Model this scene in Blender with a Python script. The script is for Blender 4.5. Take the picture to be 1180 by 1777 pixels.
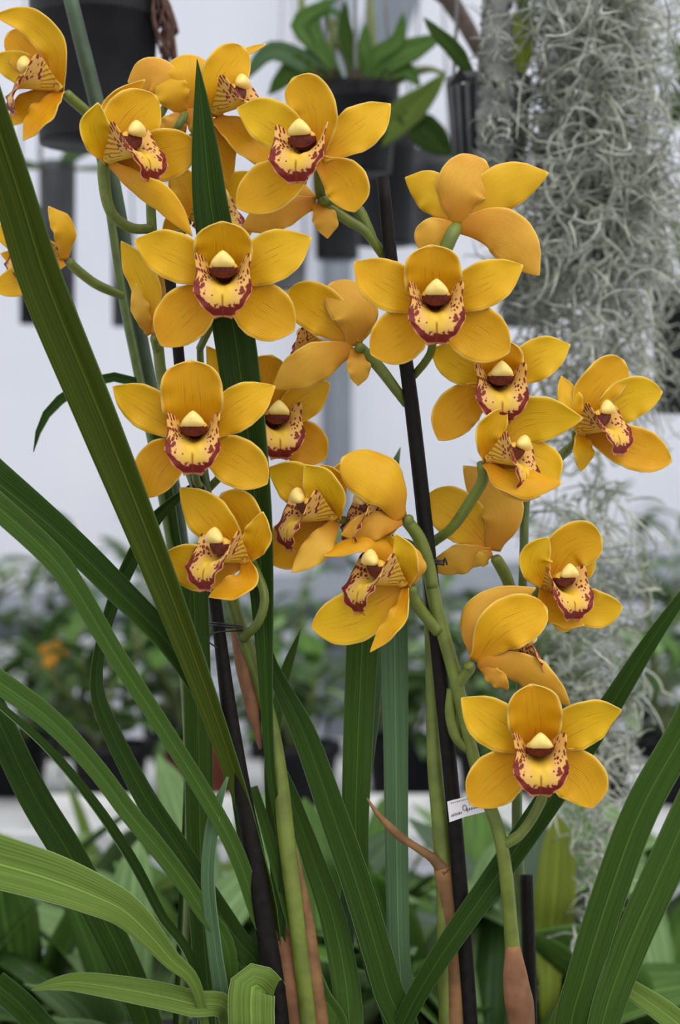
import bpy, math, random
import numpy as np
from mathutils import Vector, Matrix

random.seed(11)
RNG = np.random.default_rng(5)
for o in list(bpy.data.objects):
    bpy.data.objects.remove(o)
SC = bpy.context.scene
COL = SC.collection

# ------------------------------------------------------------------ camera
PX = 3.0e-4                      # metres per photo pixel one metre from the lens
CAMZ = 1.2
cam_d = bpy.data.cameras.new('camera')
cam = bpy.data.objects.new('camera', cam_d)
COL.objects.link(cam)
cam.location = (0, 0, CAMZ)
cam.rotation_euler = (math.pi / 2, 0, 0)
cam_d.sensor_fit = 'VERTICAL'
cam_d.sensor_height = 36.0
cam_d.lens = 36.0 / (1777 * PX)
cam_d.clip_start = 0.02
cam_d.dof.use_dof = True
cam_d.dof.focus_distance = 0.985
cam_d.dof.aperture_fstop = cam_d.lens / 9.0
SC.camera = cam

# ------------------------------------------------------------------ light
world = bpy.data.worlds.new('overcast_daylight')
SC.world = world
world.use_nodes = True
wn = world.node_tree.nodes
wl = world.node_tree.links
for n in list(wn):
    wn.remove(n)
w_out = wn.new('ShaderNodeOutputWorld')
w_bg = wn.new('ShaderNodeBackground')
w_tc = wn.new('ShaderNodeTexCoord')
w_sep = wn.new('ShaderNodeSeparateXYZ')
w_rmp = wn.new('ShaderNodeValToRGB')
w_rmp.color_ramp.elements[0].position = 0.0
w_rmp.color_ramp.elements[0].color = (0.76, 0.79, 0.84, 1)
w_rmp.color_ramp.elements[1].position = 1.0
w_rmp.color_ramp.elements[1].color = (1.0, 1.0, 1.0, 1)
w_bg.inputs['Strength'].default_value = 1.35
wl.new(w_tc.outputs['Generated'], w_sep.inputs[0])
wl.new(w_sep.outputs['Z'], w_rmp.inputs[0])
wl.new(w_rmp.outputs[0], w_bg.inputs['Color'])
wl.new(w_bg.outputs[0], w_out.inputs['Surface'])

# soft daylight through the greenhouse roof, from the upper right
sun_d = bpy.data.lights.new('sun', 'SUN')
sun_d.energy = 1.7
sun_d.angle = math.radians(50)
sun_d.color = (1.0, 0.985, 0.95)
sun = bpy.data.objects.new('sun', sun_d)
COL.objects.link(sun)
sun.location = (2.0, -1.5, 3.0)
sun.rotation_euler = Vector((0.42, -0.50, 0.80)).to_track_quat('Z', 'Y').to_euler()

SC.view_settings.view_transform = 'Standard'
SC.view_settings.look = 'None'
SC.view_settings.gamma = 1.0
SC.view_settings.use_curve_mapping = False
SC.view_settings.exposure = 0.0


# ------------------------------------------------------------------ helpers
def W(px, py, d=0.0):
    """point seen at photo pixel (px,py), d pixels' worth nearer than one metre"""
    dist = 1.0 - d * PX
    return np.array(((px - 590) * PX * dist, dist, CAMZ - (py - 888.5) * PX * dist))


def WD(px, py, dist):
    return np.array(((px - 590) * PX * dist, dist, CAMZ - (py - 888.5) * PX * dist))


def cdir(x, y, z):
    """direction given as right / up / towards the viewer -> world"""
    v = np.array((x, -z, y), float)
    return v / np.linalg.norm(v)


def nrm(v):
    n = np.linalg.norm(v, axis=-1, keepdims=True)
    return v / np.maximum(n, 1e-12)


def catmull(pts, n):
    P = np.array(pts, float)
    if len(P) == 2:
        t = np.linspace(0, 1, n)[:, None]
        return P[0] * (1 - t) + P[1] * t
    Q = np.vstack([2 * P[0] - P[1], P, 2 * P[-1] - P[-2]])
    out = []
    for i in range(1, len(Q) - 2):
        t = np.linspace(0, 1, 24, endpoint=False)[:, None]
        a, b, c, e = Q[i - 1], Q[i], Q[i + 1], Q[i + 2]
        out.append(0.5 * (2 * b + (c - a) * t + (2 * a - 5 * b + 4 * c - e) * t * t + (3 * b - a - 3 * c + e) * t ** 3))
    D = np.vstack(out + [P[-1:]])
    s = np.concatenate([[0], np.cumsum(np.linalg.norm(np.diff(D[:, :3], axis=0), axis=1))])
    q = np.linspace(0, s[-1], n)
    return np.stack([np.interp(q, s, D[:, k]) for k in range(D.shape[1])], axis=1)


def mesh_obj(name, verts, faces, mats, parent=None, uv=None, mat_idx=None, smooth=True, origin=None, attrs=None):
    verts = np.asarray(verts, float)
    if origin is None:
        origin = verts[0]
    origin = np.asarray(origin, float)
    me = bpy.data.meshes.new(name)
    me.from_pydata((verts - origin).tolist(), [], [tuple(f) for f in faces])
    for m in mats:
        me.materials.append(m)
    if mat_idx is not None:
        me.polygons.foreach_set('material_index', np.asarray(mat_idx, np.int32))
    if smooth:
        me.polygons.foreach_set('use_smooth', np.ones(len(me.polygons), bool))
    if uv is not None:
        lay = me.uv_layers.new(name='UVMap')
        li = np.zeros(len(me.loops), np.int32)
        me.loops.foreach_get('vertex_index', li)
        lay.data.foreach_set('uv', np.asarray(uv, np.float32)[li].ravel())
    if attrs:
        for k, a in attrs.items():
            at = me.attributes.new(k, 'FLOAT', 'POINT')
            at.data.foreach_set('value', np.asarray(a, np.float32))
    me.update()
    o = bpy.data.objects.new(name, me)
    COL.objects.link(o)
    put(o, origin, parent)
    return o


def world_of(o):
    p = np.array(o.location[:])
    while o.parent:
        o = o.parent
        p = p + np.array(o.location[:])
    return p


def put(o, loc, parent=None):
    loc = np.asarray(loc, float)
    if parent is not None:
        o.parent = parent
        loc = loc - world_of(parent)
    o.location = loc.tolist()


def empty(name, loc, label=None, cat=None, group=None):
    o = bpy.data.objects.new(name, None)
    o.empty_display_size = 0.03
    COL.objects.link(o)
    o.location = [float(x) for x in loc]
    tag(o, label, cat, group)
    return o


def tag(o, label=None, cat=None, group=None, kind=None):
    if label: o['label'] = label
    if cat: o['category'] = cat
    if group: o['group'] = group
    if kind: o['kind'] = kind
    return o


def shell(P, th, N=None):
    """closed thin shell from a (nv,nu,3) grid; returns verts, faces, mat idx (0 front, 1 back)"""
    nv, nu, _ = P.shape
    if N is None:
        du = np.gradient(P, axis=1)
        dv = np.gradient(P, axis=0)
        N = nrm(np.cross(du, dv))
    F = (P + N * th / 2).reshape(-1, 3)
    B = (P - N * th / 2).reshape(-1, 3)
    idx = np.arange(nv * nu).reshape(nv, nu)
    a, b, c, d = idx[:-1, :-1].ravel(), idx[:-1, 1:].ravel(), idx[1:, 1:].ravel(), idx[1:, :-1].ravel()
    front = np.stack([a, b, c, d], 1)
    off = nv * nu
    back = np.stack([a, d, c, b], 1) + off
    ring = np.concatenate([idx[0, :], idx[1:, -1], idx[-1, -2::-1], idx[-2:0:-1, 0]])
    r2 = np.roll(ring, -1)
    rim = np.stack([ring, ring + off, r2 + off, r2], 1)
    faces = np.vstack([front, back, rim])
    mi = np.concatenate([np.zeros(len(front)), np.ones(len(back)), np.ones(len(rim))]).astype(int)
    return np.vstack([F, B]), faces, mi


def blade_grid(C, hw, hint, cup=0.0, fold=0.0, nu=9, ruff=0.0, ph=0.0, twist=None):
    """surface around midrib C (n,3): half widths hw (n), upper side towards hint"""
    n = len(C)
    T = nrm(np.gradient(C, axis=0))
    H = np.broadcast_to(np.asarray(hint, float), C.shape)
    N = nrm(H - (H * T).sum(1, keepdims=True) * T)
    B = np.cross(T, N)
    if twist is not None:
        c, s = np.cos(twist)[:, None], np.sin(twist)[:, None]
        N, B = N * c + B * s, B * c - N * s
    u = np.linspace(-1, 1, nu)
    w = hw[:, None]
    t = np.linspace(0, 1, n)[:, None]
    lift = cup * w * u ** 2 + fold * w * np.abs(u) + ruff * np.abs(u) ** 3 * np.sin(t * 19 + ph + 2 * np.sign(u)) * np.sin(t * math.pi)
    P = C[:, None, :] + B[:, None, :] * (u * w)[..., None] + N[:, None, :] * lift[..., None]
    uv = np.stack([np.broadcast_to((u + 1) / 2, (n, nu)), np.broadcast_to(t, (n, nu))], -1).reshape(-1, 2)
    return P, np.vstack([uv, uv])


def tube_geo(C, R, sides=8, cap=True):
    C = np.asarray(C, float)
    n = len(C)
    R = np.broadcast_to(np.asarray(R, float), (n,))
    T = nrm(np.gradient(C, axis=0))
    ref = np.array((0.31, 0.87, 0.12))
    if abs(np.dot(T[0], nrm(ref))) > 0.95:
        ref = np.array((1.0, 0, 0))
    N = nrm(ref - (T @ ref)[:, None] * T)
    B = np.cross(T, N)
    a = np.linspace(0, 2 * math.pi, sides, endpoint=False)
    V = C[:, None] + R[:, None, None] * (np.cos(a)[None, :, None] * N[:, None] + np.sin(a)[None, :, None] * B[:, None])
    V = V.reshape(-1, 3)
    faces = []
    for i in range(n - 1):
        for k in range(sides):
            k2 = (k + 1) % sides
            faces.append((i * sides + k, i * sides + k2, (i + 1) * sides + k2, (i + 1) * sides + k))
    if cap:
        faces.append(tuple(range(sides))[::-1])
        faces.append(tuple((n - 1) * sides + k for k in range(sides)))
    t = np.repeat(np.linspace(0, 1, n), sides)
    uv = np.stack([np.tile(np.linspace(0, 1, sides), n), t], 1)
    return V, faces, uv


def tube(name, pts, rad, mat, parent=None, sides=10, n=24, origin=None):
    C = catmull(pts, n)
    r = np.interp(np.linspace(0, 1, n), np.linspace(0, 1, len(np.atleast_1d(rad))), np.atleast_1d(rad)) if np.ndim(rad) else np.full(n, rad)
    V, F, uv = tube_geo(C, r, sides)
    return mesh_obj(name, V, F, [mat], parent, uv=uv, origin=C[0] if origin is None else origin)


def box_geo(lo, hi, bev=0.0):
    lo = np.array(lo, float); hi = np.array(hi, float)
    V = np.array([[(lo, hi)[i][0], (lo, hi)[j][1], (lo, hi)[k][2]] for i in (0, 1) for j in (0, 1) for k in (0, 1)])
    F = [(0, 1, 3, 2), (4, 6, 7, 5), (0, 4, 5, 1), (2, 3, 7, 6), (0, 2, 6, 4), (1, 5, 7, 3)]
    return V, F


def box(name, lo, hi, mat, parent=None, bevel=0.003):
    V, F = box_geo(lo, hi)
    o = mesh_obj(name, V, F, [mat], parent, smooth=False, origin=(np.array(lo) + np.array(hi)) / 2 * np.array((1, 1, 0)) + np.array((0, 0, lo[2])))
    if bevel:
        b = o.modifiers.new('bevel', 'BEVEL')
        b.width = bevel
        b.segments = 2
    return o


def lathe(name, prof, mat, centre, parent=None, seg=32, smooth=True):
    prof = np.array(prof, float)
    n = len(prof)
    a = np.linspace(0, 2 * math.pi, seg, endpoint=False)
    V = np.stack([prof[:, 0][:, None] * np.cos(a), prof[:, 0][:, None] * np.sin(a), np.broadcast_to(prof[:, 1][:, None], (n, seg))], -1).reshape(-1, 3) + np.asarray(centre)
    F = []
    for i in range(n - 1):
        for k in range(seg):
            k2 = (k + 1) % seg
            F.append((i * seg + k, i * seg + k2, (i + 1) * seg + k2, (i + 1) * seg + k))
    return mesh_obj(name, V, F, [mat], parent, origin=centre)


# ------------------------------------------------------------------ materials
class NT:
    def __init__(self, name):
        self.m = bpy.data.materials.new(name)
        self.m.use_nodes = True
        self.t = self.m.node_tree
        self.n = self.t.nodes
        self.l = self.t.links
        self.b = self.n['Principled BSDF']

    def new(self, typ, **kw):
        nd = self.n.new(typ)
        for k, v in kw.items():
            setattr(nd, k, v)
        return nd

    def link(self, a, b):
        self.l.new(a, b)

    def math(self, op, a, b=None, c=None, clamp=False):
        nd = self.n.new('ShaderNodeMath')
        nd.operation = op
        nd.use_clamp = clamp
        for i, x in enumerate((a, b, c)):
            if x is None: continue
            if isinstance(x, (int, float)): nd.inputs[i].default_value = x
            else: self.l.new(x, nd.inputs[i])
        return nd.outputs[0]

    def mix(self, fac, a, b):
        nd = self.n.new('ShaderNodeMix')
        nd.data_type = 'RGBA'
        for s, x in ((nd.inputs[0], fac), (nd.inputs[6], a), (nd.inputs[7], b)):
            if isinstance(x, (int, float)): s.default_value = x
            elif isinstance(x, (tuple, list)): s.default_value = (*x[:3], 1)
            else: self.l.new(x, s)
        return nd.outputs[2]

    def noise(self, vec, scale, detail=3, rough=0.55):
        nd = self.n.new('ShaderNodeTexNoise')
        nd.inputs['Scale'].default_value = scale
        nd.inputs['Detail'].default_value = detail
        nd.inputs['Roughness'].default_value = rough
        if vec is not None: self.l.new(vec, nd.inputs['Vector'])
        return nd.outputs['Fac']

    def step(self, x, lo, hi):
        nd = self.n.new('ShaderNodeMapRange')
        nd.interpolation_type = 'SMOOTHSTEP'
        nd.inputs[1].default_value = lo
        nd.inputs[2].default_value = hi
        nd.inputs[3].default_value = 0.0
        nd.inputs[4].default_value = 1.0
        self.l.new(x, nd.inputs[0])
        return nd.outputs[0]

    def attr(self, name):
        nd = self.n.new('ShaderNodeAttribute')
        nd.attribute_name = name
        return nd.outputs['Fac']

    def bump(self, h, strength=0.2, dist=0.001):
        nd = self.n.new('ShaderNodeBump')
        nd.inputs['Strength'].default_value = strength
        nd.inputs['Distance'].default_value = dist
        self.l.new(h, nd.inputs['Height'])
        self.l.new(nd.outputs[0], self.b.inputs['Normal'])

    def translucent(self, col, fac):
        tr = self.n.new('ShaderNodeBsdfTranslucent')
        if isinstance(col, tuple): tr.inputs[0].default_value = (*col, 1)
        else: self.l.new(col, tr.inputs[0])
        mx = self.n.new('ShaderNodeMixShader')
        mx.inputs[0].default_value = fac
        self.l.new(self.b.outputs[0], mx.inputs[1])
        self.l.new(tr.outputs[0], mx.inputs[2])
        self.l.new(mx.outputs[0], self.n['Material Output'].inputs['Surface'])


def plain(name, col, rough=0.5, var=0.15, scale=40, spec=0.4, bump=0.0, metal=0.0):
    k = NT(name)
    tc = k.new('ShaderNodeTexCoord')
    f = k.noise(tc.outputs['Object'], scale, 4)
    dark = tuple(c * (1 - var) for c in col)
    lite = tuple(min(1, c * (1 + var)) for c in col)
    k.link(k.mix(k.step(f, 0.3, 0.7), dark, lite), k.b.inputs['Base Color'])
    k.b.inputs['Roughness'].default_value = rough
    k.b.inputs['Specular IOR Level'].default_value = spec
    k.b.inputs['Metallic'].default_value = metal
    if bump: k.bump(f, bump, 0.002)
    return k.m


def petal_mat(name, body, base, vein, rim, veins=26, vs=0.5, medial=0.0):
    k = NT(name)
    tc = k.new('ShaderNodeTexCoord')
    sp = k.new('ShaderNodeSeparateXYZ')
    k.link(tc.outputs['UV'], sp.inputs[0])
    u, v = sp.outputs[0], sp.outputs[1]
    oi = k.new('ShaderNodeObjectInfo')
    ac = k.math('ABSOLUTE', k.math('SUBTRACT', u, 0.5))
    # patchy body colour, deeper towards the foot of the petal
    nz = k.noise(tc.outputs['Object'], 60, 3)
    body2 = tuple(c * f for c, f in zip(body, (0.95, 0.84, 0.7)))
    col = k.mix(k.step(nz, 0.3, 0.7), body, body2)
    body3 = tuple(c * f for c, f in zip(body, (0.96, 1.10, 1.1)))
    col = k.mix(k.math('MULTIPLY', oi.outputs['Random'], 0.8), col, body3)
    foot = k.step(k.math('ADD', v, k.math('MULTIPLY', nz, 0.2)), 0.62, 0.08)
    col = k.mix(k.math('MULTIPLY', foot, 0.75), col, base)
    # lengthwise veins, wobbling a little
    wob = k.math('MULTIPLY', k.noise(tc.outputs['UV'], 5, 2), 0.05)
    s = k.math('SINE', k.math('MULTIPLY', k.math('ADD', u, wob), veins * 2 * math.pi))
    line = k.step(s, 0.55, 1.0)
    mpv = k.new('ShaderNodeMapping')
    mpv.inputs['Scale'].default_value = (16, 2.2, 1)
    k.link(tc.outputs['UV'], mpv.inputs[0])
    mpo = k.new('ShaderNodeVectorMath', operation='ADD')
    k.link(mpv.outputs[0], mpo.inputs[0])
    k.link(oi.outputs['Location'], mpo.inputs[1])
    brk = k.step(k.noise(mpo.outputs[0], 1.5, 2), 0.42, 0.62)
    line = k.math('MULTIPLY', k.math('MULTIPLY', line, brk), vs)
    col = k.mix(line, col, vein)
    if medial:
        cl = k.step(ac, 0.022, 0.008)
        side = k.step(k.math('ABSOLUTE', k.math('SUBTRACT', ac, 0.12)), 0.018, 0.006)
        both = k.math('MAXIMUM', cl, k.math('MULTIPLY', side, 0.75))
        rng = k.math('MULTIPLY', k.step(v, 0.95, 0.5), brk)
        col = k.mix(k.math('MULTIPLY', k.math('MULTIPLY', both, rng), medial), col, (0.36, 0.07, 0.012))
    r1 = k.step(ac, 0.462, 0.485)
    r2 = k.step(v, 0.965, 0.985)
    col = k.mix(k.math('MULTIPLY', k.math('MAXIMUM', r1, r2), 0.8), col, rim)
    k.link(col, k.b.inputs['Base Color'])
    k.b.inputs['Roughness'].default_value = 0.5
    k.b.inputs['Specular IOR Level'].default_value = 0.25
    k.bump(s, 0.12, 0.0004)
    k.translucent(col, 0.22)
    return k.m


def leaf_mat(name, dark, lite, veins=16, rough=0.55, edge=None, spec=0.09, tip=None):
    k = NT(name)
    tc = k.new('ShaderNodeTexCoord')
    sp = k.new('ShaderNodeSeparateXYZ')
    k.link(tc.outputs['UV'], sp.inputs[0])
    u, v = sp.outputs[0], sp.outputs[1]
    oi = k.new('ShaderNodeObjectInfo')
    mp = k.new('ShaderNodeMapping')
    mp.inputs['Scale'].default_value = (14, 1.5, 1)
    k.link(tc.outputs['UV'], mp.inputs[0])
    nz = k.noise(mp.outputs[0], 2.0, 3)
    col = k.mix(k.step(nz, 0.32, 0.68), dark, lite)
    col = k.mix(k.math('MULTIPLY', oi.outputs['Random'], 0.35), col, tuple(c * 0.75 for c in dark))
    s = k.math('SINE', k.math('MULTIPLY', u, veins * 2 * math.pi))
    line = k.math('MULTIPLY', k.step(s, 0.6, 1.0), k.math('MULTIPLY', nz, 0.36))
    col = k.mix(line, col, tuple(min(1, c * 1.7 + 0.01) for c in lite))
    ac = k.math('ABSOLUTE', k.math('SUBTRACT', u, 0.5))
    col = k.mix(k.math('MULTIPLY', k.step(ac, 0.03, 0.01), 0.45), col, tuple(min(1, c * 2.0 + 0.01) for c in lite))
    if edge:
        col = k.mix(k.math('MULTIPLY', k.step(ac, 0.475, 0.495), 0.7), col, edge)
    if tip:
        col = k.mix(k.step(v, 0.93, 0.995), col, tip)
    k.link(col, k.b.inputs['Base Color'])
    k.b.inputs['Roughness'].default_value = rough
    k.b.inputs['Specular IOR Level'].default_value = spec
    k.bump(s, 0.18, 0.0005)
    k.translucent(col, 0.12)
    return k.m


M = {}
YB, YO = (0.75, 0.425, 0.005), (0.64, 0.24, 0.006)
BACKLIT_RIM = (0.86, 0.60, 0.14)  # pale cream petal edge, its backlit highlight painted into the colour
M['petal'] = petal_mat('petal_yellow', YB, YO, (0.58, 0.25, 0.003), BACKLIT_RIM, medial=0.55)
M['petal_back'] = petal_mat('petal_reverse', (0.74, 0.41, 0.010), (0.58, 0.21, 0.010), (0.56, 0.24, 0.006), BACKLIT_RIM, vs=0.45)
M['sepal'] = petal_mat('sepal_amber', (0.72, 0.355, 0.004), (0.60, 0.20, 0.006), (0.55, 0.22, 0.003), BACKLIT_RIM, medial=0.5)
M['sepal_back'] = petal_mat('sepal_reverse', (0.73, 0.385, 0.040), (0.55, 0.18, 0.010), (0.54, 0.21, 0.012), BACKLIT_RIM, vs=0.5)
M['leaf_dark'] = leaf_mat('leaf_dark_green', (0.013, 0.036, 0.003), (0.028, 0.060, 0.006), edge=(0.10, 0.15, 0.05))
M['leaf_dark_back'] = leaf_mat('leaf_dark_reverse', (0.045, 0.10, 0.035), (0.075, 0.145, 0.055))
M['leaf_mid'] = leaf_mat('leaf_mid_green', (0.028, 0.066, 0.007), (0.052, 0.100, 0.015), edge=(0.16, 0.22, 0.09))
M['leaf_mid_back'] = leaf_mat('leaf_mid_reverse', (0.052, 0.10, 0.032), (0.08, 0.14, 0.05))
M['leaf_olive'] = leaf_mat('leaf_olive_green', (0.030, 0.055, 0.003), (0.074, 0.092, 0.007), edge=(0.12, 0.16, 0.04))
M['leaf_light'] = leaf_mat('leaf_light_green', (0.075, 0.13, 0.018), (0.125, 0.185, 0.036), edge=(0.3, 0.38, 0.18))
M['leaf_blue'] = leaf_mat('leaf_grey_green', (0.062, 0.118, 0.05), (0.095, 0.165, 0.075), edge=(0.2, 0.3, 0.17))
M['leaf_far'] = leaf_mat('leaf_far_green', (0.050, 0.115, 0.020), (0.105, 0.195, 0.042), veins=6, rough=0.35)
M['leaf_far_dark'] = leaf_mat('leaf_far_dark_green', (0.022, 0.058, 0.013), (0.055, 0.112, 0.026), veins=6, rough=0.3, spec=0.5)
M['leaf_far_pale'] = leaf_mat('leaf_far_pale_green', (0.13, 0.23, 0.08), (0.21, 0.31, 0.13), veins=5)
M['leaf_yellow'] = leaf_mat('leaf_yellow_green', (0.15, 0.20, 0.02), (0.22, 0.27, 0.045), veins=4)
M['stem'] = plain('stem_olive_green', (0.115, 0.145, 0.018), 0.45, 0.2, 90)
M['stem_dark'] = plain('stem_deep_green', (0.085, 0.125, 0.026), 0.45, 0.2, 90)
M['sheath'] = plain('dry_sheath', (0.18, 0.088, 0.03), 0.7, 0.35, 70)
M['sheath_pink'] = plain('dry_pink_sheath', (0.22, 0.095, 0.042), 0.7, 0.3, 70)
M['stake'] = plain('black_stake', (0.007, 0.006, 0.0045), 0.6, 0.3, 200, 0.14, 0.2)
M['cane'] = plain('green_cane', (0.035, 0.062, 0.030), 0.5, 0.25, 60)
M['wire'] = plain('dark_wire', (0.02, 0.019, 0.018), 0.4, 0.2, 100)
M['wire_pale'] = plain('grey_wire', (0.34, 0.34, 0.35), 0.4, 0.1, 100)
M['pot_black'] = plain('black_plastic', (0.010, 0.010, 0.012), 0.5, 0.25, 30, 0.2)
M['pot_grey'] = plain('grey_plastic', (0.075, 0.078, 0.085), 0.5, 0.2, 30)
M['pot_slate'] = plain('slate_plastic', (0.045, 0.047, 0.052), 0.5, 0.2, 30)
M['terracotta'] = plain('terracotta', (0.22, 0.055, 0.03), 0.8, 0.2, 50)
M['bark'] = plain('bark_mix', (0.05, 0.032, 0.02), 0.9, 0.5, 120, 0.2, 0.6)
M['root'] = plain('dry_roots', (0.09, 0.045, 0.035), 0.9, 0.4, 150)
M['metal'] = plain('painted_steel', (0.17, 0.195, 0.225), 0.45, 0.08, 10)
M['bench'] = plain('white_bench', (0.55, 0.56, 0.57), 0.5, 0.1, 8)
M['tray'] = plain('white_tray', (0.70, 0.71, 0.70), 0.5, 0.06, 8)
M['floor'] = plain('gravel', (0.20, 0.19, 0.18), 0.9, 0.35, 60, 0.2, 0.5)
M['white'] = plain('white_label_stock', (0.78, 0.74, 0.76), 0.5, 0.03, 30)
M['ink'] = plain('label_ink', (0.12, 0.10, 0.13), 0.6, 0.1, 30)
M['pole'] = plain('mossy_pole', (0.15, 0.155, 0.145), 0.9, 0.4, 60, 0.2, 0.8)
M['branch'] = plain('brown_branch', (0.12, 0.09, 0.075), 0.85, 0.3, 60, 0.2, 0.4)
M['bulb'] = plain('pseudobulb_green', (0.17, 0.21, 0.07), 0.5, 0.2, 60)

k = NT('spanish_moss_grey')
tc = k.new('ShaderNodeTexCoord')
gm = k.new('ShaderNodeNewGeometry')
f = k.noise(gm.outputs['Position'], 38, 4, 0.7)
k.link(k.mix(k.step(f, 0.34, 0.66), (0.15, 0.165, 0.12), (0.48, 0.50, 0.43)), k.b.inputs['Base Color'])
k.b.inputs['Roughness'].default_value = 0.9
k.b.inputs['Specular IOR Level'].default_value = 0.15
M['moss'] = k.m

# white polycarbonate sheeting of the back wall: light comes through it
k = NT('white_sheeting')
tc = k.new('ShaderNodeTexCoord')
f = k.noise(tc.outputs['Object'], 1.6, 4)
c_ = k.mix(k.step(f, 0.25, 0.75), (0.73, 0.745, 0.80), (0.82, 0.825, 0.855))
wv = k.new('ShaderNodeTexWave', wave_type='BANDS', bands_direction='X')
wv.inputs['Scale'].default_value = 9
k.link(tc.outputs['Object'], wv.inputs['Vector'])
k.link(c_, k.b.inputs['Base Color'])
k.b.inputs['Roughness'].default_value = 0.45
k.bump(wv.outputs['Fac'], 0.15, 0.004)
k.translucent(c_, 0.5)
M['sheet'] = k.m

# lip: cream and yellow, freckled side lobes, ragged dark red margin
k = NT('lip_freckled')
tc = k.new('ShaderNodeTexCoord')
edge, spots, mid, stripe = k.attr('edge'), k.attr('spots'), k.attr('midline'), k.attr('stripe')
nz = k.noise(tc.outputs['UV'], 12, 2)
nf = k.noise(tc.outputs['UV'], 26, 2)
col = k.mix(k.step(spots, 0.1, 0.7), (0.74, 0.46, 0.045), (0.70, 0.40, 0.105))
col = k.mix(k.step(edge, 1.2, 0.3), col, (0.66, 0.27, 0.11))
vo = k.new('ShaderNodeTexVoronoi')
vo.inputs['Scale'].default_value = 13.5
vo.inputs['Randomness'].default_value = 0.85
k.link(tc.outputs['UV'], vo.inputs['Vector'])
th = k.math('ADD', k.math('MULTIPLY', spots, 0.52), k.math('MULTIPLY', k.math('SUBTRACT', nf, 0.5), 0.12))
sp_ = k.step(k.math('SUBTRACT', th, vo.outputs['Distance']), -0.02, 0.06)
sp_ = k.math('MULTIPLY', sp_, k.step(spots, 0.05, 0.3))
RED = (0.165, 0.011, 0.006)
spu = k.new('ShaderNodeSeparateXYZ')
k.link(tc.outputs['UV'], spu.inputs[0])
st = k.step(k.math('SINE', k.math('ADD', k.math('MULTIPLY', spu.outputs[0], 95), k.math('MULTIPLY', nz, 4))), 0.1, 0.8)
st = k.math('MULTIPLY', st, k.step(stripe, 0.2, 0.8))
col = k.mix(k.math('MULTIPLY', st, 0.75), col, (0.34, 0.07, 0.015))
col = k.mix(sp_, col, (0.20, 0.022, 0.010))
band = k.math('ADD', edge, k.math('MULTIPLY', k.math('SUBTRACT', nz, 0.5), 1.1))
red = k.math('MULTIPLY', k.step(band, 0.80, 0.68), k.step(edge, 0.06, 0.16))
col = k.mix(red, col, RED)
col = k.mix(k.math('MULTIPLY', mid, 0.9), col, (0.25, 0.03, 0.014))
k.link(col, k.b.inputs['Base Color'])
k.b.inputs['Roughness'].default_value = 0.5
k.b.inputs['Specular IOR Level'].default_value = 0.25
k.translucent(col, 0.12)
M['lip'] = k.m
M['column_top'] = plain('column_yellow', (0.66, 0.40, 0.05), 0.45, 0.12, 300, 0.3)
M['column_under'] = plain('column_maroon', (0.12, 0.016, 0.007), 0.5, 0.35, 700, 0.3)
M['cap'] = plain('anther_cap_cream', (0.80, 0.58, 0.17), 0.4, 0.06, 300, 0.3)

# ------------------------------------------------------------------ the setting
tag(box('floor', (-3.5, -1.5, -0.06), (3.5, 4.2, 0.0), M['floor'], bevel=0), kind='structure')
tag(box('wall_back', (-3.5, 3.30, 0.0), (3.5, 3.32, 3.6), M['sheet'], bevel=0), kind='structure')


def trim(i, a, b, size, mat=None):
    """rolled steel bar of square section between two points"""
    a, b = np.array(a, float), np.array(b, float)
    V, F, uv = tube_geo(catmull([a, b], 2), size * 0.7071, 4)
    o = mesh_obj('trim_%d' % i, V, F, [mat or M['metal']], smooth=False, origin=a)
    bv = o.modifiers.new('bevel', 'BEVEL'); bv.width = 0.004; bv.segments = 2
    return tag(o, kind='structure')


YW = 3.24
p = WD(584, 888, YW); trim(1, (p[0], YW, 0.02), (p[0], YW, 3.4), 0.042)
a = WD(-900, 1124, YW - 0.06); b = WD(2100, 944, YW - 0.06); trim(2, a, b, 0.06)
p = WD(-420, 888, YW); trim(3, (p[0], YW, 0.02), (p[0], YW, 3.4), 0.042)
p = WD(1588, 888, YW); trim(4, (p[0], YW, 0.02), (p[0], YW, 3.4), 0.042)
a = WD(640, 120, 2.9); b = WD(800, -300, 2.9); trim(5, a, b, 0.055)
PIPES = {}
for i, y in enumerate((1.30, 1.45, 1.62, 2.35)):
    o = tube('trim_%d' % (6 + i), [(-2.2, y, 1.98), (2.2, y, 1.98)], 0.017, M['metal'], sides=12, n=2)
    tag(o, kind='structure')
    PIPES[y] = 1.98
# posts that carry the overhead pipes, well outside the picture
for i, x in enumerate((-2.15, 2.15)):
    for j, y in enumerate((1.1, 2.5)):
        trim(10 + 2 * i + j, (x, y, 0.0), (x, y, 2.06), 0.04)
    trim(14 + i, (x, 1.0, 1.945), (x, 2.6, 1.945), 0.036)

# ------------------------------------------------------------------ benches
ZF, ZR = 0.70, 0.84


def bench(name, x0, x1, y0, y1, z, label):
    t = empty(name, ((x0 + x1) / 2, (y0 + y1) / 2, 0), label, 'bench', 'greenhouse benches')
    box('bench_top', (x0, y0, z - 0.035), (x1, y1, z), M['bench'], t)
    for x in (x0 + 0.06, x1 - 0.10):
        for y in (y0 + 0.06, y1 - 0.10):
            box('leg', (x, y, 0), (x + 0.04, y + 0.04, z - 0.035), M['metal'], t)
    return t


bench('plant_bench', -1.1, 1.1, 0.80, 1.98, ZF, 'nearer low white bench under the orchid pots and broad leaved plants')
bench('plant_bench', -1.6, 1.6, 2.16, 3.05, ZR, 'farther white bench carrying the dense rear row of small plants')

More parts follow.
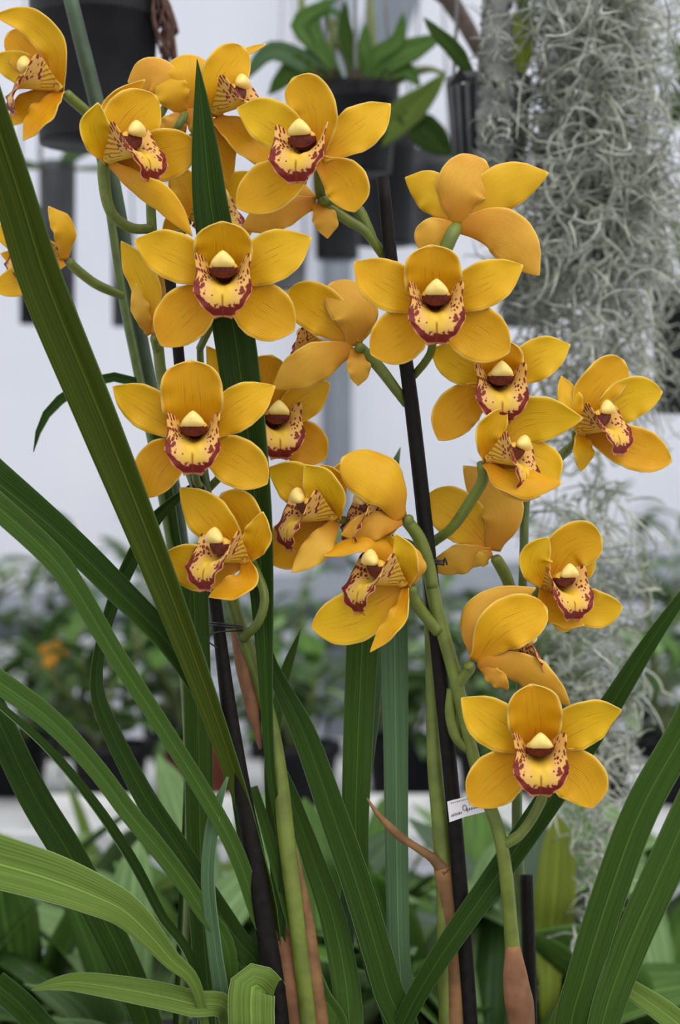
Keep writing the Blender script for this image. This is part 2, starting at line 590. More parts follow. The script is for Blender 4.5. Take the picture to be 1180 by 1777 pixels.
# ------------------------------------------------------------------ flower parts
def make_lip_mesh():
    nv, nu = 40, 37
    v = np.linspace(0, 1, nv)[:, None]
    u = np.linspace(-1, 1, nu)[None, :]
    kv = [0, .25, .5, .62, .72, .82, .92, 1.0]
    yc = np.interp(v, kv, [-4, -8, -11, -14, -24, -36, -49, -60])
    zc = np.interp(v, kv, [0, 32, 60, 71, 79, 81, 77, 69])
    def sm(a):
        for _ in range(3):
            b = a.copy(); b[1:-1] = (a[:-2] + 2 * a[1:-1] + a[2:]) / 4; a = b
        return a
    yc, zc = sm(yc), sm(zc)
    hw = sm(np.interp(v, [0, .15, .3, .45, .55, .61, .68, .77, .87, .94, 1], [14, 22, 31, 40, 45, 40, 49, 46, 34, 24, 15]))
    h = sm(np.interp(v, [0, .08, .2, .35, .48, .56, .62, .70, .8, 1], [6, 20, 40, 52, 55, 44, 22, 9, 3, -3]))
    au = np.abs(u)
    fl = sm(np.interp(v, [0, .1, .3, .5, .6, .7, 1], [1, 1.15, 1.3, 1.35, 1.35, 1.3, 1.0]))
    X = np.sign(u) * (hw * (1 - (1 - au) ** fl) + 4.5 * au ** 5 * np.clip((.6 - v) / .2, 0, 1))
    Y = yc + h * au ** 1.9
    Z = zc + 4 * au ** 2 * np.sin(v * 9) + 0 * u
    fr = np.clip((v - .58) / .12, 0, 1)
    Z = Z + fr * au ** 3 * 3.2 * np.sin(v * 46 + 1.3 * np.sign(u))
    Y = Y + fr * au ** 3 * 2.0 * np.sin(v * 39 + 2)
    # two low ridges along the middle
    Z = Z + 4.0 * np.exp(-((au - .16) / .08) ** 2) * np.clip((v - .3) / .1, 0, 1) * np.clip((.72 - v) / .1, 0, 1)
    P = np.stack([X, Y, Z], -1) * PX
    V, F, mi = shell(P, 1.6 * PX)
    arc = np.interp(v, [0, 1], [0, 125]) + 0 * u
    uv = np.stack([np.sign(u) * (au * (hw + h * 0.5)) / 100, arc / 100], -1).reshape(-1, 2)
    de = np.minimum((1 - au) * hw, (1 - v) * 105) / 19
    de = np.where(v > .645, de, 3.0)
    
    spots = np.clip((au - .22) / .35, 0, 1) * np.clip((v - .20) / .10, 0, 1) * np.clip((.86 - v) / .14, 0, 1)
    spots = np.maximum(spots, 0.5 * np.clip((au - .12) / .2, 0, 1) * np.clip((v - .55) / .1, 0, 1))
    midl = np.clip(1 - np.abs(X) / 1.9, 0, 1) * np.clip((v - .70) / .05, 0, 1) + 0 * u
    stripe = np.clip((.34 - v) / .12, 0, 1) * np.clip((au - .1) / .2, 0, 1) + 0 * u
    two = lambda a: np.concatenate([np.broadcast_to(a, (nv, nu)).ravel()] * 2)
    o = mesh_obj('lip', V, F, [M['lip'], M['lip']], None, uv=np.vstack([uv, uv]), mat_idx=mi, origin=(0, 0, 0),
                 attrs={'edge': two(de), 'spots': two(spots), 'midline': two(midl), 'stripe': two(stripe)})
    me = o.data
    bpy.data.objects.remove(o)
    return me


def make_column_mesh():
    C = catmull([(0, 0, -6), (0, 9, 16), (0, 16, 38), (0, 18, 52), (0, 17, 58)], 22)
    t = np.linspace(0, 1, 22)
    R = np.interp(t, [0, .4, .8, .93, 1], [13, 16, 22, 25, 19])
    V, F, uv = tube_geo(C, R, 18)
    V = V.copy()
    V[:, 1] -= np.repeat(C[:, 1], 18) * .0
    V[:, 1] = np.repeat(C[:, 1], 18) + (V[:, 1] - np.repeat(C[:, 1], 18)) * .62
    mi = []
    for f_ in F:
        c = V[list(f_)].mean(0)
        i = int(np.argmin(np.linalg.norm(C - c, axis=1)))
        mi.append(1 if (c - C[i])[1] < 1.0 and i > 4 else 0)
    nv0 = len(V)
    # rounded anther cap
    segs, rings = 18, 10
    cv, cf = [], []
    for i in range(rings + 1):
        a = math.pi * i / rings
        for kx in range(segs):
            b = 2 * math.pi * kx / segs
            x, y, z = math.sin(a) * math.cos(b) * 20, math.cos(a) * 11, math.sin(a) * math.sin(b) * 12
            y += 6 * max(0, 1 - abs(x) / 14) * max(0, y / 12) - .016 * x * x
            cv.append((x, y + 31, z + 66))
    for i in range(rings):
        for kx in range(segs):
            k2 = (kx + 1) % segs
            cf.append((i * segs + kx + nv0, i * segs + k2 + nv0, (i + 1) * segs + k2 + nv0, (i + 1) * segs + kx + nv0))
    V = np.vstack([V, np.array(cv)]) * PX
    o = mesh_obj('column', V, F + cf, [M['column_top'], M['column_under'], M['cap']], None, mat_idx=mi + [2] * len(cf), origin=(0, 0, 0))
    me = o.data
    bpy.data.objects.remove(o)
    return me


LIP_ME, COLUMN_ME = make_lip_mesh(), make_column_mesh()
PROF_T = [0, .10, .24, .40, .55, .70, .82, .91, .965, 1.0]
PROF = {'p': [.34, .44, .70, .95, 1.0, .88, .63, .34, .15, .01],      # pointed petal
        'r': [.34, .44, .70, .95, 1.03, .96, .78, .50, .24, .015],     # rounder sepal
        'd': [.44, .56, .78, .96, 1.0, .98, .90, .72, .42, .03],      # hooded dorsal sepal
        's': [.32, .40, .64, .92, 1.0, .96, .82, .60, .36, .05]}


def tepal(fl, kind, pts, width, face, d0, opts, C0):
    """one petal or sepal: midrib pixels with depth, full width in pixels, +1 inner / -1 outer side in view"""
    side = opts.get('side', 1)
    P = [W(p[0], p[1], d0 + (p[2] if len(p) > 2 else 0)) for p in pts]
    P[0] = P[0] * .4 + W(C0[0], C0[1], d0 - 8) * .6
    n = 26
    C = catmull(P, n)
    t = np.linspace(0, 1, n)
    hw = np.interp(t, PROF_T, PROF[opts.get('prof', 'p')])
    hw = hw * width / 2 * PX
    f = np.array(face, float); f = f / np.linalg.norm(f)
    if 'n' in opts:
        hint = cdir(*opts['n']) * side
    else:
        hint = cdir(f[0] * 0.45, f[1] * 0.45, side * max(0.75, abs(f[2])))
    ph = (pts[-1][0] * 0.37 + pts[-1][1] * 0.21) % 6.28
    tw = opts.get('twist', 0.0)
    Pg, uv = blade_grid(C, hw, hint, cup=opts.get('cup', 0.22), fold=opts.get('fold', -0.05), nu=13,
                        ruff=opts.get('ruff', 4.0) * PX, ph=ph, twist=t ** 2 * tw if tw else None)
    V, F, mi = shell(Pg, 2.0 * PX)
    pet = kind == 'petal'
    return mesh_obj(kind, V, F, [M['petal'] if pet else M['sepal'], M['petal_back'] if pet else M['sepal_back']], fl, uv=uv, mat_idx=mi, origin=C[0])


def flower(plant, label, C, d0, face, tepals, ped, lip=None, lscale=1.0, roll=0.0, rad=(8, 7, 7), lface=None):
    """flower = ovary and stalk, with sepals, petals, lip and column as its pieces; ped: pixels from behind the flower to its stem"""
    f = np.array(face, float); f = f / np.linalg.norm(f)
    back = (C[0] - f[0] * 14, C[1] + f[1] * 14, d0 - f[2] * 14)
    pts = [W(*back)] + [W(*q) for q in ped]
    Cc = catmull(pts, 18)
    R = np.interp(np.linspace(0, 1, 18), np.linspace(0, 1, len(rad)), rad) * PX
    R[0] *= .8
    V, F, uv = tube_geo(Cc, R, 10)
    fl = mesh_obj('flower', V, F, [M['stem']], plant, uv=uv, origin=Cc[0])
    fl['label'] = label
    for kind, pts_, w, *o in tepals:
        tepal(fl, kind, pts_, w, f, d0, o[0] if o else {}, C)
    if lip is not None:
        g = np.array(lface if lface is not None else face, float); g = g / np.linalg.norm(g)
        z = cdir(*g)
        up = cdir(math.sin(roll), math.cos(roll), 0)
        x = nrm(np.cross(up, z)); y = np.cross(z, x)
        R3 = Matrix((tuple(x), tuple(y), tuple(z))).transposed()
        pos = W(lip[0], lip[1], d0 + (lip[2] if len(lip) > 2 else 0))
        for me, nm in ((LIP_ME, 'lip'), (COLUMN_ME, 'column')):
            o = bpy.data.objects.new(nm, me)
            COL.objects.link(o)
            o.rotation_euler = R3.to_euler()
            o.scale = (lscale,) * 3
            put(o, pos, fl)
    return fl


# ------------------------------------------------------------------ orchid plants
def pot(parent, c, r, h, mat):
    lathe('pot', [(0.001, 0), (r * .8, 0), (r * .98, h * .86), (r, h * .86), (r * 1.02, h), (r * .94, h), (r * .92, h * .84), (0.001, h * .84)], mat, c, parent, 28)
    lathe('bark', [(r * .9, h * .84), (r * .6, h * .90), (0.002, h * .93)], M['bark'], c, parent, 20)


LX, RX, BX, QX = (445 - 590) * PX, (865 - 590) * PX, (300 - 590) * PX * 1.14, (1010 - 590) * PX * 1.16
left = empty('orchid_plant', (LX, 1.0, ZF), 'yellow orchid plant whose flowering stem is tied to the black stake left of centre', 'orchid', 'yellow orchid plants')
right = empty('orchid_plant', (RX, 1.0, ZF), 'yellow orchid plant whose tall flowering stems climb the black stake right of centre', 'orchid', 'yellow orchid plants')
rear = empty('orchid_plant', (BX, 1.14, ZF), 'yellow orchid plant flowering at the left edge along the green cane', 'orchid', 'yellow orchid plants')
for t_, r_ in ((left, .060), (right, .060), (rear, .055)):
    pot(t_, t_.location, r_, 0.185, M['pot_black'])


def strap(plant, pts, widths, mat='leaf_mid', back='leaf_mid_back', d=0, fold=0.36, n=(0, .12, 1), nseg=46, twist=None, cup=0.0, name='leaf', base=None):
    P = [W(p[0], p[1], p[2] if len(p) > 2 else d) for p in pts]
    wd = list(widths)
    if base is not None:
        P.append(np.array(base)); wd.append(wd[-1] * .7)
    # widths follow the control points by arc length
    Pa = np.array(P)
    s = np.concatenate([[0], np.cumsum(np.linalg.norm(np.diff(Pa, axis=0), axis=1))]); s /= s[-1]
    C = catmull(P, nseg)
    t = np.linspace(0, 1, nseg)
    hw = np.interp(t, s, wd) / 2 * PX
    for _ in range(2):
        h2 = hw.copy(); h2[1:-1] = (hw[:-2] + 2 * hw[1:-1] + hw[2:]) / 4; hw = h2
    tw = None if twist is None else np.interp(t, s, twist + [twist[-1]] * (len(wd) - len(twist)))
    G, uv = blade_grid(C, hw, cdir(*n), cup=cup, fold=fold, nu=9, twist=tw)
    V, F, mi = shell(G, 1.8 * PX)
    return mesh_obj(name, V, F, [M[mat], M[back]], plant, uv=uv, mat_idx=mi, origin=C[-1])


LB = lambda dx=0, dy=0: (LX + dx, 1.0 + dy, ZF + .165)
RB = lambda dx=0, dy=0: (RX + dx, 1.0 + dy, ZF + .165)
BB = lambda dx=0, dy=0: (BX + dx, 1.14 + dy, ZF + .16)

# leaves of the left plant
strap(left, [(-45, 95, 300), (36, 342, 230), (86, 500, 190), (183, 740, 150), (285, 1000, 110), (380, 1260, 60), (440, 1450, 20), (480, 1640, 0)], [70, 74, 80, 72, 56, 38, 26, 22],
      'leaf_olive', 'leaf_mid_back', fold=0.6, n=(-.35, .1, 1), base=LB(.01))
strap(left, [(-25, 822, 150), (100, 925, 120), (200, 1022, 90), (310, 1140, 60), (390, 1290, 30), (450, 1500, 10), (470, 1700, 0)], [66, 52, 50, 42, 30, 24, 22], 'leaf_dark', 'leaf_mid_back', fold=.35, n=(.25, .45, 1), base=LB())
strap(left, [(-25, 862, 170), (78, 955, 140), (128, 1018, 130), (205, 1145, 110), (300, 1292, 90), (395, 1450, 60), (440, 1570, 30), (470, 1700, 10)], [44, 44, 38, 32, 30, 30, 28, 24], 'leaf_mid', 'leaf_mid_back', fold=.3, n=(.3, .3, 1), base=LB(-.01))
strap(left, [(-20, 1172, 160), (81, 1245, 140), (163, 1331, 120), (224, 1412, 100), (285, 1487, 80), (346, 1573, 50), (400, 1680, 20)], [40, 38, 33, 33, 32, 30, 26], 'leaf_mid', 'leaf_mid_back', fold=.3, n=(.2, .4, 1), base=LB(-.02))
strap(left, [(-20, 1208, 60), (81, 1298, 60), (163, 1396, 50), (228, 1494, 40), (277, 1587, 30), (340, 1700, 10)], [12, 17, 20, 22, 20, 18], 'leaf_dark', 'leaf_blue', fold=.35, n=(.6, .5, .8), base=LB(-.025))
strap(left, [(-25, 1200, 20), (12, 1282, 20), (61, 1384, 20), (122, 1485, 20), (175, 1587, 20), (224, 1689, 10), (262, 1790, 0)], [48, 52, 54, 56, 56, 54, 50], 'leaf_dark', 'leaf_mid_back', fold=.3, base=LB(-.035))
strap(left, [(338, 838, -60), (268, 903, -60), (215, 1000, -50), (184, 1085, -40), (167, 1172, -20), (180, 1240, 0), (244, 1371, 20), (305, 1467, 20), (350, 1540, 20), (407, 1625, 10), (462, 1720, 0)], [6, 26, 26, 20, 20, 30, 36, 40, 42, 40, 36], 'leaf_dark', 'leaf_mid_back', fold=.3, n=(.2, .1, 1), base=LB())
strap(left, [(-30, 1492, 200), (81, 1524, 210), (163, 1555, 200), (224, 1588, 170), (293, 1662, 120), (348, 1738, 70)], [92, 82, 68, 54, 32, 16], 'leaf_light', 'leaf_mid_back', fold=.3, n=(.1, .5, 1), base=LB(-.02))
strap(left, [(55, 1718, 120), (95, 1708, 125), (142, 1706, 120), (244, 1722, 100), (330, 1742, 70), (400, 1770, 40)], [2, 22, 36, 46, 46, 40], 'leaf_light', 'leaf_light', fold=.22, n=(0, .55, 1), base=LB(-.02))
strap(left, [(395, 1348, 60), (372, 1420, 60), (362, 1526, 55), (374, 1648, 40), (388, 1760, 20)], [4, 24, 25, 26, 30], 'leaf_blue', 'leaf_blue', fold=.3, n=(-.3, .1, 1), base=LB(-.015))
strap(left, [(336, 1000, -90), (341, 1150, -90), (345, 1300, -85), (347, 1450, -80), (352, 1600, -60), (370, 1780, -40)], [50, 50, 50, 48, 46, 44], 'leaf_mid', 'leaf_mid_back', fold=.2, base=LB(-.01, .02))
strap(left, [(342, 103, 40), (349, 170, 40), (357, 260, 40), (367, 360, 45), (388, 480, 50), (409, 590, 55), (430, 750, 60), (446, 900, 60), (456, 1050, 50), (462, 1200, 40), (470, 1340, 30), (490, 1520, 10)],
      [1, 24, 48, 62, 68, 71, 66, 54, 38, 22, 16, 14], 'leaf_dark', 'leaf_mid_back', fold=.3, n=(-.1, 0, 1), nseg=60, base=LB(.01))
strap(left, [(464, 1110, -20), (478, 1170, -20), (528, 1275, -10), (581, 1425, 0), (624, 1552, 10), (672, 1715, 20), (705, 1830, 10)], [4, 26, 44, 50, 52, 52, 48], 'leaf_dark', 'leaf_blue', fold=.25, n=(.15, .1, 1), base=LB(.05))
strap(left, [(632, 1060, -70), (627, 1150, -70), (620, 1320, -70), (617, 1450, -70), (626, 1570, -60), (652, 1690, -40), (680, 1800, -20)], [58, 56, 52, 46, 40, 34, 30], 'leaf_mid', 'leaf_mid_back', fold=.2, base=LB(.055, .01))
strap(left, [(683, 1040, -50), (685, 1150, -50), (687, 1300, -50), (688, 1450, -50), (691, 1620, -40), (694, 1790, -30)], [48, 47, 43, 41, 39, 37], 'leaf_blue', 'leaf_blue', fold=-.25, base=LB(.058))
strap(left, [(478, 1300, -40), (500, 1370, -40), (542, 1488, -35), (583, 1616, -20), (606, 1790, 0)], [4, 28, 38, 46, 50], 'leaf_mid', 'leaf_blue', fold=.2, base=LB(.04))
strap(left, [(522, 1092, -200), (508, 1130, -200), (492, 1180, -190), (478, 1260, -150), (470, 1400, -100)], [1, 15, 22, 22, 18], 'leaf_mid', 'leaf_mid_back', base=LB(.02, .03))
strap(left, [(440, 1365, -10), (475, 1480, 0), (510, 1600, 10), (556, 1720, 10), (590, 1800, 0)], [14, 22, 26, 30, 34], 'leaf_mid', 'leaf_mid_back', fold=.4, base=LB(.035))
strap(left, [(560, 1830, -70), (500, 1765, -10), (452, 1716, 66), (440, 1712, 84), (437, 1722, 92), (436, 1750, 97), (436, 1800, 98)], [50, 66, 78, 80, 80, 79, 78], 'leaf_light', 'leaf_dark', fold=.03, n=(-.05, .5, 1), base=(LX - .005, .985, ZF + .165))
strap(left, [(400, 1230, -70), (410, 1330, -70), (432, 1470, -60), (462, 1620, -40), (480, 1780, -20)], [20, 30, 34, 36, 36], 'leaf_dark', 'leaf_mid_back', fold=.3, base=LB(0, .01))
strap(left, [(695, 776, -240), (684, 812, -240), (673, 880, -235), (660, 1000, -220), (640, 1250, -180), (610, 1500, -120)], [1, 24, 32, 36, 36, 32], 'leaf_blue', 'leaf_blue', fold=.2, base=LB(.04, .03))
strap(left, [(-10, 1705, 90), (40, 1748, 80), (90, 1800, 60)], [44, 46, 44], 'leaf_dark', 'leaf_mid_back', fold=.3, n=(.2, .3, 1), base=LB(-.04))

# leaves of the right plant
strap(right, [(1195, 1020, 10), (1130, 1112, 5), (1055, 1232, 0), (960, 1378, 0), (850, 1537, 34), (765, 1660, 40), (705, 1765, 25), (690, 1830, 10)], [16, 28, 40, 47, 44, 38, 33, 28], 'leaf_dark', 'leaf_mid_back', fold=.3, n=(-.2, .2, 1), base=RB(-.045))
strap(right, [(1250, 1130, 180), (1195, 1255, 160), (1115, 1400, 140), (1060, 1545, 120), (1015, 1690, 90), (988, 1800, 60)], [50, 56, 58, 58, 58, 56], 'leaf_mid', 'leaf_mid_back', fold=.25, n=(-.2, .1, 1), base=RB(.035))
strap(right, [(1260, 1260, 150), (1200, 1395, 140), (1135, 1540, 120), (1083, 1660, 100), (1040, 1800, 70)], [60, 66, 68, 66, 58], 'leaf_mid', 'leaf_mid_back', fold=.18, n=(.25, .1, 1), base=RB(.045))
strap(right, [(1200, 1795, 40), (1145, 1752, 50), (1095, 1718, 40), (1050, 1690, 20), (1000, 1720, 0), (960, 1800, -10)], [44, 42, 34, 22, 22, 24], 'leaf_light', 'leaf_light', fold=.2, n=(0, .5, 1), base=RB(.03))

# small curved leaves by the green cane
strap(rear, [(58, 784, -240), (64, 757, -240), (84, 716, -235), (122, 682, -230), (165, 662, -225), (205, 655, -220), (238, 668, -215), (265, 720, -215), (300, 900, -230), (330, 1200, -300)], [1, 13, 20, 22, 19, 18, 18, 18, 18, 16], 'leaf_dark', 'leaf_blue', fold=.3, n=(-.2, .3, 1), base=BB())

# stems
def stem(plant, pts, rad, mat='stem', n=50, base=None, name='stem'):
    P = [W(*p) for p in pts]
    if base is not None: P.append(np.array(base))
    return tube(name, P, [r * PX for r in rad], M[mat], plant, 10, n)


stem(left, [(300, 160, -60), (262, 240, -60), (261, 330, -55), (266, 450, -50), (272, 560, -45), (280, 650, -40), (305, 750, -30), (343, 850, -20), (385, 960, 0), (402, 1040, 5), (424, 1110, 10), (452, 1190, 10), (478, 1300, 10), (500, 1480, 20), (522, 1650, 20), (538, 1800, 10)],
     [6, 8, 9, 10, 10, 10, 11, 12, 12, 13, 15, 15, 15, 17, 20, 22], 'stem', 70, LB(.03))
stem(left, [(347, 600, -60), (350, 700, -55), (352, 800, -40), (372, 930, -10)], [6, 7, 8, 8], 'stem_dark', 24)
stem(left, [(408, 1090, 2), (424, 1160, 4), (438, 1225, 6), (452, 1300, 6)], [9, 15, 13, 3], 'sheath_pink', 24, name='sheath')
stem(left, [(455, 1560, -10), (478, 1600, -12), (500, 1680, -12), (520, 1800, -10)], [4, 24, 30, 28], 'sheath_pink', 24, name='sheath')
stem(left, [(512, 1470, 8), (530, 1580, 15), (545, 1690, 15), (560, 1800, 10)], [3, 12, 14, 14], 'sheath', 24, name='sheath')

# right plant: the stem with its foot in a brown sheath
stem(right, [(694, 893, 40), (716, 918, 40), (737, 955, 38), (748, 1010, 36), (758, 1060, 36), (772, 1110, 36), (790, 1175, 36), (803, 1235, 36), (818, 1300, 40), (838, 1370, 50), (858, 1420, 62), (873, 1480, 66), (884, 1580, 50), (893, 1690, 32), (905, 1810, 10)],
     [9, 11, 12, 12, 12, 11, 11, 11, 12, 12, 15, 18, 19, 20, 22], 'stem', 70, RB(.012))
stem(right, [(783, 1195, 28), (782, 1240, 30), (792, 1280, 36), (812, 1302, 40)], [8, 10, 10, 7], 'stem', 20, name='bract')
stem(right, [(890, 1640, 44), (892, 1668, 40), (896, 1710, 34), (903, 1755, 28), (908, 1830, 12)], [12, 20.5, 25, 23, 18], 'sheath_pink', 22, name='sheath')
# the stem behind the stake
stem(right, [(672, 452, -20), (690, 560, -25), (712, 660, -20), (718, 760, -30), (735, 900, -35), (746, 1050, -30), (751, 1200, -20), (754, 1320, -10), (765, 1440, -5), (773, 1560, -5), (776, 1700, -8), (782, 1820, -10)], [7, 8, 9, 10, 11, 12, 13, 15, 16, 17, 18, 18], 'stem', 60, RB(-.02))
stem(right, [(637, 1385, 10), (655, 1412, 12), (690, 1448, 12), (725, 1472, 10), (752, 1490, 8), (772, 1512, 4)], [1.5, 5, 8, 6.5, 8, 14], 'sheath', 24, name='dry_bract')
stem(right, [(768, 1505, 2), (782, 1590, 0), (790, 1680, -2), (796, 1820, -6)], [16, 15, 18, 20], 'sheath', 24, name='sheath')
# the far stem on the right
stem(right, [(988, 778, -60), (950, 812, -62), (920, 840, -62), (911, 880, -62), (909, 960, -60), (905, 1080, -60), (902, 1250, -55), (897, 1400, -50), (902, 1560, -40), (908, 1800, -25)], [9, 8, 8, 8, 8.5, 9.5, 10, 11, 12, 12], 'stem_dark', 50, RB(.02, .01))
stem(rear, [(160, 205, -215), (185, 330, -215), (212, 512, -215), (240, 650, -220), (280, 850, -235), (310, 1050, -260), (330, 1400, -340)], [8, 8, 9, 9, 10, 10, 10], 'stem_dark', 40, BB(.005))

P_, S_ = 'petal', 'sepal'
R_, D_ = {'prof': 'r'}, {'prof': 'd', 'cup': -0.30, 'fold': 0.0}
DH = dict(prof='d', cup=.34, fold=0.0)

# -- front facing flowers
flower(left, 'front facing flower high on the left, overlapping the broad upright leaf', (388, 490), 110, (0, -.08, 1), [
    (S_, [(389, 472, -14), (388, 428, 26), (385, 384, 52)], 98, DH),
    (P_, [(372, 488, -2), (307, 447, 12), (233, 416, -4)], 82),
    (P_, [(408, 486, -2), (470, 447, 12), (541, 412, -4)], 86),
    (S_, [(374, 508, -10), (322, 546, 4), (279, 600, 8)], 90, R_),
    (S_, [(408, 512, -10), (460, 542, 4), (511, 574, 4)], 94, R_)],
    [(380, 530, 70), (362, 572, 30), (347, 604, -58)], (391, 488, -6), 1.02)
flower(left, 'front facing flower at mid height on the left, beside the long leaning leaf', (338, 760), 120, (0, -.08, 1), [
    (S_, [(338, 742, -14), (334, 685, 26), (330, 625, 42)], 104, DH),
    (P_, [(320, 752, -2), (250, 705, 12), (195, 671, -4)], 72),
    (P_, [(358, 754, -2), (418, 705, 12), (478, 670, -4)], 74),
    (S_, [(322, 775, -10), (278, 806, 4), (253, 864, 8)], 78, R_),
    (S_, [(356, 778, -10), (415, 804, 4), (464, 840, 4)], 82, R_)],
    [(340, 830, 60), (352, 850, 0), (365, 900, -20)], (340, 758, -6), .97)
flower(right, 'front facing flower covering the upper part of the right black stake', (753, 535), 110, (0, -.08, 1), [
    (S_, [(753, 520, -14), (750, 472, 28), (747, 425, 46)], 96, DH),
    (P_, [(738, 530, -2), (668, 492, 12), (614, 455, -4)], 84),
    (P_, [(768, 530, -2), (838, 495, 12), (908, 460, -4)], 78),
    (S_, [(738, 555, -10), (690, 586, 4), (643, 615, 6)], 88, R_),
    (S_, [(768, 555, -10), (830, 580, 4), (884, 612, 4)], 92, R_)],
    [(750, 600, 60), (740, 625, 25), (718, 652, -10)], (754, 535, -6), 1.0)
flower(right, 'lowest front facing flower on the right, above the brown sheathed stem foot', (931, 1302), 120, (0, -.08, 1), [
    (S_, [(930, 1288, -14), (926, 1236, 28), (922, 1187, 46)], 92, DH),
    (P_, [(914, 1296, -2), (852, 1252, 12), (800, 1211, -4)], 82),
    (P_, [(948, 1296, -2), (1012, 1255, 12), (1079, 1232, -4)], 80, {'twist': .5}),
    (S_, [(914, 1318, -10), (862, 1350, 4), (815, 1396, 8)], 88, R_),
    (S_, [(948, 1318, -10), (1006, 1352, 4), (1030, 1402, 8)], 88, R_)],
    [(946, 1360, 80), (930, 1408, 72), (902, 1448, 68), (870, 1468, 66)], (931, 1305, -6), .97, rad=(8, 9, 9, 9, 10))
flower(right, 'front facing flower partly behind the upper right one', (862, 668), 30, (.05, -.1, 1), [
    (S_, [(862, 655, -14), (866, 620, 26), (874, 588, 34)], 84, DH),
    (P_, [(846, 660, -2), (800, 632, 5), (746, 606, -4)], 70),
    (P_, [(880, 660, -2), (935, 622, 10), (990, 598, -4)], 72),
    (S_, [(846, 685, -10), (798, 708, 4), (761, 764, 6)], 76, R_),
    (S_, [(880, 690, -10), (905, 725, 0), (922, 775, 0)], 70, R_)],
    [(866, 720, -20), (885, 790, -55), (908, 880, -62)], (862, 670, -6), .96)

# -- flowers turned a little aside
flower(right, 'large flower turned slightly left at the top centre, its stalk showing below', (548, 272), 90, (-.38, -.12, .92), [
    (P_, [(540, 262, 0), (468, 212, 10), (411, 187, -6)], 80),
    (S_, [(552, 255, -8), (546, 190, 14), (508, 135, 26)], 78, {'prof': 'd', 'cup': .25}),
    (P_, [(566, 272, -6), (625, 222, -4), (678, 180, -20)], 78),
    (S_, [(532, 292, -4), (466, 326, 8), (410, 360, 8)], 84, R_),
    (S_, [(562, 292, -8), (600, 318, -8), (616, 368, -4)], 76, R_)],
    [(560, 345, 10), (600, 380, 5), (635, 402, 5), (668, 448, -15)], (541, 272, 0), 1.02, rad=(9, 10, 10, 9, 8), lface=(-.30, .06, .95))

flower(right, 'flower turned away behind the large top centre one, only two sepals and a stalk in view', (548, 352), 20, (-.5, -.2, -.5), [
    (S_, [(548, 350, 0), (490, 365, 10), (418, 398, 5)], 62, {'side': -1}),
    (S_, [(550, 355, 0), (566, 380, 8), (568, 414, 0)], 48, {'side': -1}),
    (P_, [(545, 345, 0), (500, 330, -10), (450, 340, -20)], 60, {'side': -1})],
    [(580, 350, 0), (618, 362, 0), (636, 388, 0), (650, 420, -5)], None, rad=(9, 10, 12, 8, 7))
flower(left, 'cupped flower facing right below the black hanging pot, its stalk curling beneath', (190, 280), 40, (.72, -.08, .68), [
    (P_, [(190, 272, -8), (222, 215, -4), (272, 166, -10)], 98, {'prof': 'r'}),
    (S_, [(182, 262, -16), (195, 195, -30), (252, 138, -20)], 46),
    (P_, [(184, 276, 10), (163, 225, 40), (170, 178, 60)], 60, {'cup': .5}),
    (S_, [(205, 286, -12), (270, 272, -16), (345, 250, -10)], 88, {'prof': 'r'}),
    (S_, [(190, 290, 10), (240, 322, 40), (288, 352, 60), (334, 410, 60)], 46, {'n': (.3, -.5, .7), 'cup': -.2})],
    [(180, 305, 20), (186, 350, 15), (200, 378, 5), (230, 396, -20), (262, 397, -50)], (192, 278, 8), 1.02, lface=(.80, .22, .55), rad=(11, 11, 10, 9, 9, 9))

flower(left, 'flower behind the tip of the upright leaf, only its freckled lip edge and left sepals in view', (332, 380), -95, (.75, 0, .6), [
    (P_, [(330, 375, 0), (322, 330, 0), (300, 285, 0)], 62),
    (S_, [(330, 385, 0), (305, 388, 5), (282, 400, 5)], 40),
    (P_, [(345, 372, -10), (400, 330, -5), (450, 300, -10)], 60),
    (S_, [(345, 390, 0), (390, 405, 5), (440, 400, 0)], 60)],
    [(320, 400, -20), (290, 410, -45), (268, 420, -52)], (338, 380, 5), .95, lface=(.85, .15, .5))

flower(left, 'pale flower seen from behind at the very top left, pinkish sepal uppermost', (318, 195), -50, (-.2, .2, -.9), [
    (S_, [(312, 185, 0), (272, 132, 6), (222, 142, -10)], 64, {'side': -1, 'prof': 'r'}),
    (P_, [(318, 185, 0), (328, 135, 4), (330, 94, -6)], 96, {'side': -1, 'prof': 's'}),
    (P_, [(312, 195, 4), (300, 160, 10), (286, 128, 0)], 62, {'side': -1}),
    (S_, [(315, 198, 2), (302, 218, 6), (280, 242, 0)], 50, {'side': -1}),
    (S_, [(325, 195, 2), (345, 210, 6), (372, 238, 0)], 50, {'side': -1})],
    [(312, 215, 0), (295, 240, -30), (268, 262, -60)], None)
flower(left, 'topmost flower facing right beside the upright leaf tip, one petal curling over', (372, 205), -5, (.85, .05, .5), [
    (P_, [(374, 200, 6), (382, 140, 20), (424, 82, 8)], 80, {'prof': 's'}),
    (S_, [(385, 190, -20), (405, 110, -20), (462, 76, -10)], 40, {'n': (.3, .6, .5)}),
    (S_, [(375, 205, 10), (425, 238, 18), (480, 288, 4)], 66, {'prof': 'r'}),
    (S_, [(368, 215, 0), (385, 270, 0), (395, 320, 0)], 50)],
    [(360, 220, -20), (330, 240, -50), (268, 268, -60)], (378, 195, 0), .95, lface=(.82, .30, .48))

